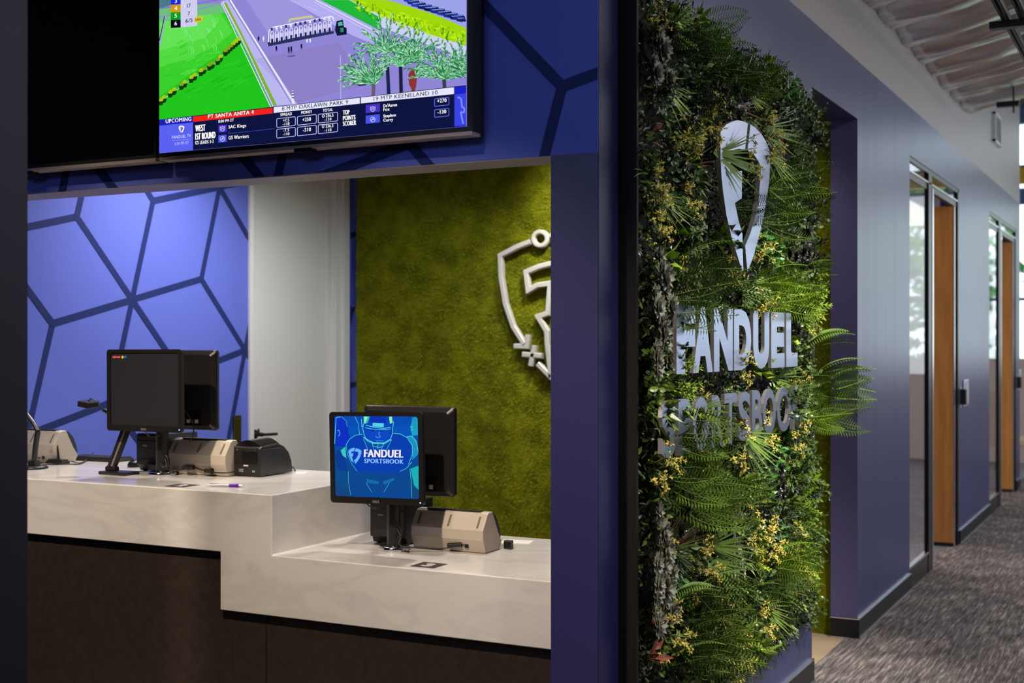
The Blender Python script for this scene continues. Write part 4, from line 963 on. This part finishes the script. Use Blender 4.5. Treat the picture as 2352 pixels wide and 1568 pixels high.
def bar(m, pts, wz=33, closed=False):      # flat-faced bar sign stroke along a path on the moss plane
    w_ = wz/2.613*7.65/FPX/2; P_ = [V(p) for p in pts]; n = len(P_); L1, L2 = [], []
    for i in range(n):
        a = P_[i-1] if (i or closed) else P_[i]; b = P_[(i+1) % n] if (i < n-1 or closed) else P_[i]
        d1 = (P_[i]-a); d2 = (b-P_[i])
        if d1.length < 1e-6: d1 = d2
        if d2.length < 1e-6: d2 = d1
        d1.normalize(); d2.normalize(); n1 = V((-d1.z, 0, d1.x)); n2 = V((-d2.z, 0, d2.x)); nn = (n1+n2).normalized(); k = w_/max(.35, nn.dot(n1))
        L1.append(P_[i]+nn*k); L2.append(P_[i]-nn*k)
    D3 = V((0, .034, 0)); bev = .006
    rows_ = []
    for i in range(n):
        c1_, c2_ = L1[i], L2[i]; u_ = (c1_-c2_).normalized()*bev
        rows_.append([c1_+D3, c1_+V((0, bev, 0)), c1_-u_, c2_+u_, c2_+V((0, bev, 0)), c2_+D3])
    vs = [p for r_ in rows_ for p in r_]; fs = []
    for i in range(n if closed else n-1):
        j = (i+1) % n
        for k in range(6): fs.append((i*6+k, i*6+(k+1) % 6, j*6+(k+1) % 6, j*6+k))
    if not closed: fs += [tuple(range(6)), tuple((n-1)*6+k for k in range(5, -1, -1))]
    m.add(vs, fs, signw)
AX = 1292
mir = lambda pts: [(2*AX-x, y) for x, y in pts]
t = thing('shield_logo', 'white raised shield logo with arrow, ring and cross on the moss panel', 'logo', (-2.0, YM, 0))
def lg(name, *paths, closed=False):
    m = MB(signw)
    for p in paths: bar(m, [Mz(*q) for q in p], closed=closed)
    m.off(t.location); m.build(name, t)
outl = [(1088, 535), (1010, 565), (907, 618), (912, 750), (938, 910), (985, 1045), (1055, 1155)]
lg('arrow_line', outl, [(1074, 1093), (1066, 1163), (992, 1163)])
m = MB(signw)
rg = [Mz(1147+41*cos(q*pi/16), 517+42*sin(q*pi/16)) for q in range(32)]
bar(m, rg, 27, True); m.off(t.location); m.build('ring', t)
lg('cross', [(1113, 1160), (1090, 1280)], [(1042, 1212), (1160, 1221)])
lg('lower_line', [(1132, 1268), (1212, 1348), (1292, 1415)] + mir([(1212, 1348), (1132, 1268), (1060, 1175)]) + mir([(985, 1045), (938, 910), (912, 750), (907, 618), (1010, 565), (1060, 545)]))
lg('letter_stroke', [(1258, 662), (1205, 668), (1140, 685), (1062, 717), (1076, 828), (1130, 797), (1208, 785), (1192, 965), (1135, 985), (1186, 1072), (1190, 1150), (1212, 1330), (1250, 1290)])
lg('letter_stroke', [(1290, 655), (1370, 665), (1450, 690), (1520, 720), (1510, 860), (1470, 1010), (1400, 1160), (1290, 1290), (1270, 1120), (1350, 1000), (1390, 860), (1395, 800), (1300, 780), (1290, 655)])
lg('dot', [(1212, 497), (1226, 497)])

# ------------------------------------------------------------------ plant wall
pm = {k: mat('leaf_'+k, c, r_, spec=.45) for k, c, r_ in (('dark', (.030, .060, .016), .30), ('box', (.075, .125, .022), .28), ('mid', (.13, .20, .028), .35), ('fern', (.12, .21, .025), .45), ('lime', (.30, .46, .03), .45),
      ('grass', (.15, .25, .04), .40), ('ygrass', (.32, .42, .03), .4), ('yellow', (.60, .50, .10), .5), ('grey', (.23, .23, .18), .6), ('red', (.16, .045, .03), .5), ('black', (.02, .022, .014), .3), ('pale', (.28, .38, .16), .4), ('bright', (.045, .19, .025), .4))}
XP = XW+.045
# local frame: +X out of the wall, Y along the wall, Z up
def leaf(m, p, d, L_, w_, mt, nrm=None, fold=.25, n=2):
    d = V(d).normalized(); nrm = V(nrm or (1, 0, .2)); s_ = d.cross(nrm)
    if s_.length < 1e-3: s_ = V((0, 0, 1))
    s_.normalize(); up = s_.cross(d).normalized(); p = V(p)
    mid = p+d*L_*.5; tip = p+d*L_ - up*L_*.12
    m.add([p, mid+s_*w_/2+up*w_*fold, tip, mid-s_*w_/2+up*w_*fold, mid], [(0, 1, 4), (1, 2, 4), (4, 2, 3), (0, 4, 3)], mt, False)
def rleaf(m, p, d, L_, w_, mt, nrm=(1, 0, .2)):     # rounder leaf
    d = V(d).normalized(); s_ = d.cross(V(nrm))
    if s_.length < 1e-3: s_ = V((0, 0, 1))
    s_.normalize(); up = s_.cross(d).normalized(); p = V(p); c = p+d*L_*.5-up*w_*.12
    ring = [p, p+d*L_*.25+s_*w_*.4, p+d*L_*.62+s_*w_*.5, p+d*L_, p+d*L_*.62-s_*w_*.5, p+d*L_*.25-s_*w_*.4]
    m.add(ring+[c], [(i, (i+1) % 6, 6) for i in range(6)], mt, False)
def rnd(s=1): return V((random.uniform(-s, s), random.uniform(-s, s), random.uniform(-s, s)))
def arc_pts(d, L_, droop, n):
    p = V((0, 0, 0)); d = V(d).normalized(); out = [p.copy()]
    for i in range(n):
        d = (d + V((-.02, 0, -droop/n))).normalized(); p = p+d*L_/n; out.append(p.copy())
    return out
def frond(m, d, L_, droop, mt, n=24, wid=.27):
    P_ = arc_pts(d, L_, droop, n)
    m.tube(P_, .0014, 4, m=mt)
    for i in range(2, n+1):
        s = i/n; l_ = L_*wid*(sin(pi*min(1, s*.92+.06))**.7)*(1-.35*s); dd = (P_[i]-P_[i-1]).normalized(); sd = dd.cross(V((1, 0, .3))).normalized()
        for sg in (-1, 1):
            leaf(m, P_[i-1], sd*sg+dd*.4+V((.05, 0, -.10)), l_, L_/n*.52, mt, fold=.10)
def g_frond(kind, i):
    random.seed(100+i); m = MB(pm[kind]); frond(m, (1, 0, .35), .26, 1.3, pm[kind]); return m.mesh('frond')
def g_grass(mt, n, L_, wd, spread, mt2=None):
    m = MB(mt)
    for i in range(n):
        a = random.uniform(-spread, spread); d = V((random.uniform(.15, .6), sin(a), cos(a))); L2 = L_*random.uniform(.6, 1); P_ = arc_pts(d, L2, random.uniform(.1, .6), 6); mm = mt2 if (mt2 and random.random() < .4) else mt
        s_ = V((-.3, cos(a), -sin(a))).normalized()
        for k in range(6):
            w0 = wd*(1-(k/6)**2)*.5*(.5+min(k, 2)*.25); w1 = wd*(1-((k+1)/6)**2)*.5
            m.add([P_[k]-s_*w0, P_[k]+s_*w0, P_[k+1]+s_*w1, P_[k+1]-s_*w1], [(0, 1, 2, 3)], mm, False)
    return m
def g_box(mt, mt2, n=46, R_=.085, L_=.024):
    m = MB(mt, mt2)
    for i in range(8):
        d = V((random.uniform(.5, 1), random.uniform(-1, 1), random.uniform(-1, 1))).normalized()*R_*random.uniform(.7, 1.1); m.tube([V((0, 0, 0)), d*.5+rnd(.006), d], .0014, 4, m=mt)
        k = n//8
        for j in range(k):
            p = d*((j+1.2)/(k+.5)); x = random.choice((mt, mt, mt2))
            for sg in (-1, 1): rleaf(m, p, d.normalized()*.5+d.cross(V((0, 0, 1))).normalized()*sg+rnd(.5), L_*random.uniform(.7, 1.2), L_*.55, x, (1, random.uniform(-.6, .6), random.uniform(-.3, .8)))
    return m
def g_yellow():
    m = MB(pm['yellow'], pm['mid'])
    for i in range(15):
        d = V((random.uniform(.5, 1), random.uniform(-.8, .8), random.uniform(-1, 1))).normalized()*random.uniform(.05, .095); m.tube([V((0, 0, 0)), d*.6+rnd(.01), d], .0012, 4, m=pm['mid'])
        for k in range(3):
            c = d+rnd(.012)
            for j in range(5): leaf(m, c, d.normalized()*.6+rnd(1), .013, .006, pm['yellow'])
        for k in range(3): rleaf(m, d*random.uniform(.3, .8), rnd(1), .018, .009, pm['mid'])
    return m
def g_grey(mt):
    m = MB(mt)
    for c, s_ in ((V((.05, 0, .03)), 1), (V((.045, .05, -.03)), .8), (V((.05, -.045, -.035)), .85), (V((.03, .02, .075)), .7)):
        for ring, (n, tilt, L_) in enumerate(((10, .10, .036), (9, .5, .032), (6, 1.2, .022))):
            for i in range(n):
                a = 2*pi*i/n+ring*.3+random.uniform(-.15, .15); d = V((tilt, cos(a), sin(a))); rleaf(m, c, d, L_*s_, .017*s_, mt, (1, random.uniform(-.4, .4), random.uniform(-.3, .5)))
    return m
def g_spray(mt, n=16, L_=.13):       # feathery cedar-like spray of pointed leaves
    m = MB(mt)
    for i in range(n):
        d = V((random.uniform(.4, 1), random.uniform(-1, 1), random.uniform(-.5, 1))).normalized(); P_ = arc_pts(d, L_*random.uniform(.6, 1), .3, 7); m.tube(P_, .0012, 4, m=mt)
        for k in range(2, 8):
            sd = (P_[k]-P_[k-1]).normalized()
            for sg in (-1, 1): leaf(m, P_[k-1], sd+sd.cross(V((1, 0, 0))).normalized()*sg*.55, .034*(1-.06*k), .006, mt)
    return m
def g_broad(mt, n=14, L_=.07):
    m = MB(mt)
    for i in range(n):
        d = V((random.uniform(.35, 1), random.uniform(-1, 1), random.uniform(-.8, 1))).normalized(); leaf(m, d*.03, d+rnd(.2), L_*random.uniform(.7, 1.15), .022, mt, (1, random.uniform(-.7, .7), .5), .2)
        m.tube([V((0, 0, 0)), d*.03], .0016, 4, m=mt)
    return m
def dense_mat():
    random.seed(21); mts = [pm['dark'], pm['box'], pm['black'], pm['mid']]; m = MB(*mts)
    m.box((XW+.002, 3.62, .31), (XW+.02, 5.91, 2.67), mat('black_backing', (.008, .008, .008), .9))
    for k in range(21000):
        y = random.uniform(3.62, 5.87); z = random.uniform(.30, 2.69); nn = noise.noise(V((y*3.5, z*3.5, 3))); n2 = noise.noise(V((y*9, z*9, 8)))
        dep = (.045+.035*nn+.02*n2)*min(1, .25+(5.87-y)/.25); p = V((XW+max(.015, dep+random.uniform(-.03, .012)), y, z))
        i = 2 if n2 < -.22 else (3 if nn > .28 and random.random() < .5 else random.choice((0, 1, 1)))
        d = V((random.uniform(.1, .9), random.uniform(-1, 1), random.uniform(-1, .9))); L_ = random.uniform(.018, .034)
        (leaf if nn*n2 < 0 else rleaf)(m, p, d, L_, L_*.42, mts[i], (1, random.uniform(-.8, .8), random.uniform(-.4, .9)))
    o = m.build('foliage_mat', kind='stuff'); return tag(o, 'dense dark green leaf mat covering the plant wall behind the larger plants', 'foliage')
dense_mat()

random.seed(31)
MESH = {}
for k, fn in (('fern', lambda i: None), ('boxwood', lambda i: g_box(pm['box'], pm['mid'])), ('boxwood_dark', lambda i: g_box(pm['dark'], pm['box'])), ('yellow_sprig', lambda i: g_yellow()),
              ('grey_rosette', lambda i: g_grey(pm['grey'])), ('dark_rosette', lambda i: g_grey(pm['black'])), ('lime_spray', lambda i: g_spray(pm['lime'])), ('green_spray', lambda i: g_spray(pm['fern'])), ('dark_spray', lambda i: g_spray(pm['dark'])),
              ('grass_tuft', lambda i: g_grass(pm['grass'], 30, .25, .008, .55)), ('yellow_grass', lambda i: g_grass(pm['ygrass'], 22, .19, .006, .5)), ('red_grass', lambda i: g_grass(pm['red'], 24, .20, .008, .6, pm['grass'])),
              ('broad_leaf', lambda i: g_broad(pm['mid'])), ('lime_leaf', lambda i: g_broad(pm['lime'], 8, .06)), ('bright_leaf', lambda i: g_box(pm['bright'], pm['mid'], 40, .07, .03)), ('red_leaf', lambda i: g_broad(pm['red'], 5, .05))):
    if k != 'fern': MESH[k] = [fn(i).mesh(k) for i in range(2)]
FR = {k: [g_frond(k, i) for i in range(2)] for k in ('fern', 'lime', 'dark', 'mid')}
INFO = {'fern': ('fern', 'arching green fern'), 'fern_lime': ('fern', 'bright lime green fern'), 'fern_dark': ('fern', 'dark green fern'), 'boxwood': ('leafy_sprig', 'small-leaved green boxwood sprig'), 'boxwood_dark': ('leafy_sprig', 'dark glossy boxwood sprig'),
        'yellow_sprig': ('flower_sprig', 'yellow budded flower sprig'), 'grey_rosette': ('rosette_plant', 'silvery grey rosette plant'), 'dark_rosette': ('rosette_plant', 'blackish grey rosette plant'), 'lime_spray': ('foliage_spray', 'lime green feathery spray'),
        'green_spray': ('foliage_spray', 'mid green feathery spray'), 'dark_spray': ('foliage_spray', 'dark feathery spray'), 'grass_tuft': ('grass_tuft', 'long-bladed green grass tuft'), 'yellow_grass': ('grass_tuft', 'yellow-green fine grass tuft'), 'red_grass': ('grass_tuft', 'red and green bladed grass tuft'),
        'broad_leaf': ('leafy_sprig', 'green pointed-leaf sprig'), 'lime_leaf': ('leafy_sprig', 'sprig with a few lime pointed leaves'), 'bright_leaf': ('leafy_sprig', 'vivid green round-leaved sprig'), 'red_leaf': ('leafy_sprig', 'dull red pointed-leaf sprig')}
PLANTS = []
def plant(kind, y, z, sc=1.0, rot=0.0, out=0.0):
    """rot: direction of growth in the wall plane, degrees, 0 = up, 90 = toward the doorway"""
    y = min(max(y, 3.70), 5.70); nm = INFO[kind][0]; x = XP+out
    if kind.startswith('fern'):
        o = bpy.data.objects.new(nm, None); COL.objects.link(o); o.empty_display_size = .05
        me = FR[{'fern': 'fern', 'fern_lime': 'lime', 'fern_dark': 'dark'}[kind]]
        for k, (dy, tw) in enumerate(((-.55, 0), (-.15, .3), (.25, -.2), (.65, .15), (.05, -.7))):
            f = bpy.data.objects.new('frond', me[k % 2]); COL.objects.link(f); f.parent = o
            base = M.Rotation(R(rot)*-1+dy*1.15, 4, 'X')
            tilt = M.Rotation(R(-42-18*tw), 4, 'Y')
            f.matrix_local = base @ tilt @ M.Rotation(tw, 4, 'X') @ M.Scale(random.uniform(.82, 1.05), 4)
    else:
        o = bpy.data.objects.new(nm, random.choice(MESH[kind])); COL.objects.link(o)
    o.location = (x, y, z); o.scale = (sc,)*3
    if not kind.startswith('fern'): o.rotation_euler = (-R(rot), 0, 0)
    PLANTS.append((kind, o)); return o
def pp_(kind, px, py, sc=1.0, rot=0, out=.0):
    q = onX(px, py, XW+.10); plant(kind, q.y, min(max(q.z, .36), 2.64), sc, rot, out)
# placed from the photograph
for a in (
    ('fern_lime', 1625, 62, .8, 90), ('fern', 1600, 110, .9, 70), ('fern', 1640, 150, 1, 80), ('fern', 1700, 168, 1, 100), ('fern_dark', 1612, 222, .9, 100), ('fern_dark', 1545, 130, .8, 40), ('fern', 1725, 180, .9, 110),
    ('yellow_grass', 1545, 170, 1.1, 120), ('yellow_grass', 1770, 175, .9, 95), ('yellow_grass', 1752, 215, .8, 110), ('grass_tuft', 1775, 290, 1.1, 95), ('grass_tuft', 1780, 330, 1.0, 140), ('grass_tuft', 1635, 350, 1.1, 100, .06), ('red_grass', 1600, 385, 1, 60), ('red_grass', 1720, 240, .9, 110),
    ('grass_tuft', 1530, 400, .9, -60), ('grass_tuft', 1540, 440, .8, 120), ('fern', 1790, 405, 1.0, 95, .03), ('fern', 1780, 445, .9, 110), ('fern', 1716, 475, .75, 100, .0), ('fern', 1775, 505, .9, 110), ('fern_dark', 1845, 470, .8, 90),
    ('yellow_sprig', 1627, 273, 1.1, 0, .02), ('yellow_sprig', 1758, 300, 1, 0, .03), ('yellow_sprig', 1715, 380, 1, 0, .02), ('yellow_sprig', 1579, 462, 1.1), ('yellow_sprig', 1506, 478, .9), ('yellow_sprig', 1523, 520, .9), ('yellow_sprig', 1680, 622, 1), ('yellow_sprig', 1486, 412, .9),
    ('yellow_sprig', 1505, 20, .7), ('yellow_sprig', 1530, 70, .7), ('lime_leaf', 1596, 319, 1.3, 30), ('lime_leaf', 1598, 362, 1, 90), ('lime_leaf', 1540, 604, 1.3, 20), ('lime_leaf', 1582, 538, 1.2, 20), ('lime_leaf', 1560, 40, 1, 60), ('lime_leaf', 1622, 32, 1, 60), ('lime_leaf', 1775, 128, 1, 60),
    ('fern', 1560, 640, 1.1, 60), ('fern', 1555, 685, 1.2, 85), ('fern', 1540, 700, .9, 120), ('grey_rosette', 1494, 664, 1.4), ('grey_rosette', 1480, 640, 1.1), ('grey_rosette', 1492, 128, 1.3), ('grey_rosette', 1478, 100, 1), ('grey_rosette', 1508, 150, 1.1), ('dark_rosette', 1682, 230, 1.3), ('dark_rosette', 1665, 232, 1),
    ('dark_rosette', 1848, 555, 1.3), ('dark_rosette', 1852, 600, 1.2), ('dark_rosette', 1840, 520, 1.1), ('bright_leaf', 1831, 216, 1.1), ('bright_leaf', 1791, 581, 1.1), ('bright_leaf', 1606, 512, 1), ('bright_leaf', 1770, 560, 1),
    ('fern_lime', 1765, 650, 1, 80), ('fern_lime', 1745, 675, .9, 100), ('fern_lime', 1800, 690, 1, 90), ('fern', 1855, 640, .8, 40), ('lime_spray', 1868, 640, 1.2, 60), ('lime_spray', 1872, 695, 1.3, 80), ('lime_spray', 1850, 720, 1.1, 90), ('dark_rosette', 1710, 655, 1), ('yellow_sprig', 1867, 739, 1),
    ('grey_rosette', 1477, 788, 1.3), ('grey_rosette', 1500, 770, 1.2), ('grey_rosette', 1503, 812, 1.3), ('grey_rosette', 1520, 795, 1), ('boxwood', 1482, 850, 1.3), ('boxwood', 1510, 860, 1.2), ('broad_leaf', 1490, 930, 1.2), ('broad_leaf', 1510, 950, 1.3),
    ('lime_spray', 1552, 890, 1.4, 80), ('lime_spray', 1565, 870, 1.2, 50), ('grass_tuft', 1595, 935, .9, 110, .05), ('grass_tuft', 1790, 865, 1, 85), ('grass_tuft', 1700, 985, 1.1, 125, .04), ('yellow_grass', 1720, 1000, 1, 130), ('fern_lime', 1895, 905, 1.25, 65, .02), ('fern', 1880, 890, 1.2, 40), ('fern', 1868, 815, 1, 20), ('fern', 1884, 940, 1.2, 110), ('fern_lime', 1872, 960, .9, 100),
    ('fern', 1555, 985, 1.1, 120), ('fern', 1558, 1055, 1.1, 100), ('fern', 1545, 1090, 1, 120), ('yellow_sprig', 1750, 1000, 1.2), ('yellow_sprig', 1692, 1022, 1.2), ('yellow_sprig', 1532, 1050, 1.1), ('yellow_sprig', 1500, 1075, 1), ('yellow_sprig', 1822, 1020, 1.1), ('yellow_sprig', 1833, 965, 1.1), ('lime_leaf', 1650, 1035, 1.3, 90), ('lime_leaf', 1760, 850, 1.2, 90),
    ('fern', 1560, 1125, 1.3, 125), ('fern', 1600, 1120, 1.2, 120), ('fern_lime', 1615, 1150, 1, 110), ('grass_tuft', 1640, 1185, 1, 60), ('red_grass', 1530, 1275, 1.2, 60, .03), ('red_grass', 1560, 1250, 1, 80), ('grass_tuft', 1645, 1255, 1.15, 95, .02), ('grass_tuft', 1640, 1280, 1.2, 135, .02), ('grass_tuft', 1740, 1165, 1, 60), ('grass_tuft', 1790, 1350, 1.1, 85, .02), ('grass_tuft', 1770, 1385, 1.0, 130),
    ('grey_rosette', 1494, 1303, 1.4), ('grey_rosette', 1485, 1339, 1.3), ('grey_rosette', 1491, 1395, 1.5), ('grey_rosette', 1476, 1267, 1.3), ('grey_rosette', 1510, 1370, 1.1), ('grey_rosette', 1691, 1279, 1.1), ('grey_rosette', 1700, 1300, 1), ('grey_rosette', 1694, 1172, 1), ('dark_rosette', 1715, 1255, 1),
    ('yellow_sprig', 1598, 1294, 1.2, 0, .03), ('yellow_sprig', 1721, 1213, 1.1), ('yellow_sprig', 1771, 1240, 1.2), ('yellow_sprig', 1765, 1262, 1.1), ('yellow_sprig', 1589, 1333, 1), ('yellow_sprig', 1541, 1452, 1.3), ('yellow_sprig', 1697, 1510, 1.2), ('yellow_sprig', 1834, 1333, 1.1), ('yellow_sprig', 1822, 1243, 1.1), ('yellow_sprig', 1849, 1312, 1), ('yellow_sprig', 1655, 1407, 1), ('yellow_sprig', 1530, 1240, .9),
    ('fern', 1610, 1385, 1.1, 60), ('fern', 1600, 1425, 1.1, 90), ('fern', 1585, 1485, 1.2, 80), ('fern', 1625, 1525, 1.1, 80), ('fern', 1560, 1540, 1, 60), ('fern_lime', 1780, 1300, 1, 70), ('fern', 1790, 1310, 1, 100), ('fern', 1700, 1150, .9, 60), ('fern', 1730, 1380, .8, 60), ('fern', 1560, 1400, .9, 30),
    ('lime_spray', 1855, 1160, 1.2, 60), ('green_spray', 1858, 1198, 1.3, 60), ('green_spray', 1850, 1100, 1.3, 50), ('lime_spray', 1848, 1235, 1.1, 70), ('green_spray', 1845, 1260, 1.3, 60), ('lime_leaf', 1872, 1110, 1.1, 70), ('lime_leaf', 1870, 1195, 1.1, 70), ('lime_leaf', 1872, 1275, 1.2, 60), ('lime_leaf', 1875, 1320, 1.1, 60), ('lime_leaf', 1875, 1360, 1.1, 60),
    ('boxwood', 1826, 940, 1.1, 0, .05), ('boxwood_dark', 1806, 925, 1.0, 0, .05), ('fern', 1815, 890, .8, 95, .04), ('boxwood', 1838, 900, 1.1, 0, .04), ('yellow_sprig', 1690, 845, .8, 0, .05),
    ('lime_leaf', 1735, 1480, 1.3, 60), ('broad_leaf', 1750, 1490, 1.3, 90), ('broad_leaf', 1700, 1450, 1.2, 60), ('broad_leaf', 1790, 1460, 1.2, 80), ('bright_leaf', 1570, 1370, 1.1), ('bright_leaf', 1800, 1060, 1.1), ('bright_leaf', 1650, 1060, 1.1), ('bright_leaf', 1770, 1110, 1.2), ('lime_spray', 1755, 1290, 1, 60), ('red_leaf', 1520, 1440, 1), ('red_leaf', 1475, 1540, 1.1), ('red_leaf', 1780, 1415, .9), ('red_leaf', 1490, 300, .9)):
    pp_(*a)
# fill: boxwood, sprays and dark sprigs on a jittered grid
random.seed(77)
ny, nz = 17, 15
for j in range(nz):
    for i in range(ny):
        y = 3.72+(5.70-3.72)*(i+.5+random.uniform(-.4, .4))/ny; z = .36+(2.66-.36)*(j+.5+random.uniform(-.4, .4))/nz
        low = 1-(z-.36)/2.3; r_ = random.random()
        if 3.92 < y < 5.42 and (1.40 < z < 1.70 or 1.20 < z < 1.40) and r_ < .80: continue       # keep the lettering clear
        if 4.15 < y < 4.95 and 1.80 < z < 2.42 and r_ < .75: continue
        if y < 4.1 and r_ < .5: k = 'boxwood_dark'
        elif r_ < .34: k = 'boxwood'
        elif r_ < .62: k = 'boxwood_dark'
        elif r_ < .70: k = 'dark_spray'
        elif r_ < .76: k = 'green_spray'
        elif r_ < .84: k = 'broad_leaf'
        elif r_ < .89: k = 'dark_rosette'
        elif r_ < .93: k = 'yellow_sprig'
        elif r_ < .96: k = 'bright_leaf' if low > .4 else 'boxwood_dark'
        else: k = 'lime_leaf'
        plant(k, y, z, random.uniform(.85, 1.25), random.uniform(-180, 180) if 'box' in k else random.uniform(0, 110), random.uniform(-.02, .02))
def zone(y, z):
    e = 'at the black post' if y < 4.05 else ('at the doorway edge' if y > 5.35 else None)
    if z > 2.42: a, b = 'top of the plant wall', 'above the metal shield'
    elif z > 1.72: a, b = 'at shield height', ('left of the metal shield' if y < 4.5 else 'right of the metal shield')
    elif z > 1.42: a, b = 'beside the large letters', 'around the large metal letters'
    elif z > 1.18: a, b = 'beside the small letters', 'around the small metal letters'
    elif z > .80: a, b = 'below the lettering', ('centrally under the small letters' if y < 4.8 else 'under the last small letters')
    else: a, b = 'low on the plant wall', ('low above the navy plinth' if y > 4.6 else 'low at left centre of the plants')
    return b if e is None else a+' '+e
Z_ = {}
for k, o in PLANTS: Z_.setdefault((k, zone(o.location.y, o.location.z)), []).append(o)
for (k, zn), L_ in Z_.items():
    L_.sort(key=lambda o: -o.location.z)
    for i, o in enumerate(L_):
        pre = '' if len(L_) == 1 else (('upper ', 'lower ')[i] if len(L_) == 2 else (('highest ', 'middle ', 'lowest ')[i] if len(L_) == 3 else ''))
        o['label'] = pre + INFO[k][1] + ' ' + zn; o['category'] = INFO[k][0].replace('_', ' ')
        o['group'] = INFO[k][1] + 's ' + zn if len(L_) > 3 else INFO[k][1] + 's on the plant wall'

# metal letters and shield on the plant wall
XS = XW+.125
def letter(ch, px0, px1, ztop, zbot, label, group, bold=.03):
    y0 = onX(px0, 800, XS).y; y1 = onX(px1, 800, XS).y
    vs, fs, _ = glyph(ch, bold); m = MB(steel, steelside)
    D3 = .013; F_ = lambda a, b, x: (x, (y1-y0)*a, (ztop-zbot)*b)
    n = len(vs); m.add([F_(a, b, 0) for a, b in vs], fs, steel)
    bm = bmesh.new(); vv = [bm.verts.new((a, b, 0)) for a, b in vs]
    for f in fs:
        try: bm.faces.new([vv[i] for i in f])
        except ValueError: pass
    for e in bm.edges:
        if len(e.link_faces) == 1:
            a, b = e.verts[0].co, e.verts[1].co
            m.add([F_(a.x, a.y, 0), F_(b.x, b.y, 0), F_(b.x, b.y, -D3), F_(a.x, a.y, -D3)], [(0, 1, 2, 3)], steelside)
    bm.free()
    o = m.build('metal_letter'); o.location = (XS, y0, zbot); tag(o, label, 'letter', group)
    p = MB(steelside); yy = (y1-y0)*(.12 if ch in 'FNDUELPRBK' else .5)
    p.cyl((-D3, yy, (ztop-zbot)*.5), (-.095, yy, (ztop-zbot)*.5), .003); p.build('standoff_pin', o)
big = [('F', 1554, 1597), ('A', 1592, 1637), ('N', 1640, 1683), ('D', 1686, 1725.5), ('U', 1730, 1767), ('E', 1771.4, 1802), ('L', 1806, 1832)]
for i, (c, a, b) in enumerate(big): letter(c, a, b, 1.683, 1.469, 'large brushed metal letter %s of the upper word on the plant wall' % c, 'large letters of the upper word', .06)
small = [('S', 1520, 1552), ('P', 1558.5, 1588), ('O', 1592, 1629), ('R', 1635, 1663), ('T', 1664, 1692), ('S', 1696, 1724), ('B', 1728, 1751), ('O', 1753, 1782), ('O', 1785, 1817), ('K', 1821, 1842)]
lab = ['first small metal letter S of the lower word', 'small metal letter P of the lower word', 'small metal letter O between P and R in the lower word', 'small metal letter R of the lower word', 'small metal letter T of the lower word', 'second small metal letter S, between T and B', 'small metal letter B of the lower word', 'small metal letter O directly right of B', 'small metal letter O directly left of K', 'last small metal letter K, half hidden by ferns']
for (c, a, b), l_ in zip(small, lab): letter(c, a, b, 1.391, 1.216, l_, 'small letters of the lower word', .025)
t = thing('metal_shield', 'two-piece brushed metal shield logo on the plant wall above the letters', 'logo', (XS, 4.5, 2.0))
def q4_(pts): return [onX(1440+x/3.015, 180+y/3.015, XS) for x, y in pts]
Lp = [(648, 360), (690, 318), (730, 298), (765, 290), (800, 295), (838, 312), (818, 495), (780, 487), (745, 493), (718, 512), (718, 660), (745, 648), (797, 640), (795, 830), (748, 862), (768, 960), (800, 1080), (802, 1200), (808, 1360), (775, 1260), (725, 1100), (690, 950), (668, 800), (655, 680), (648, 560)]
Rp = [(855, 318), (895, 345), (930, 382), (965, 440), (990, 505), (992, 600), (985, 720), (965, 850), (945, 970), (915, 1090), (880, 1220), (835, 1340), (818, 1160), (850, 1085), (885, 980), (912, 840), (922, 720), (928, 610), (905, 565), (880, 528), (835, 497)]
for pts in (Lp, Rp):
    P_ = q4_(pts); m = MB(steel, steelside); n = len(P_)
    m.add(P_, [list(range(n))], steel)
    B_ = [p+V((-.016, 0, 0)) for p in P_]
    for i in range(n): m.add([P_[i], P_[(i+1) % n], B_[(i+1) % n], B_[i]], [(0, 1, 2, 3)], steelside)
    m.off(t.location); m.build('shield_half', t)
m = MB(steelside)
for y, z in ((4.32, 2.2), (4.42, 2.0), (4.78, 2.2), (4.72, 2.0)): m.cyl((XS-.014, y, z), (XW, y, z), .004)
m.off(t.location); m.build('standoff_pins', t)
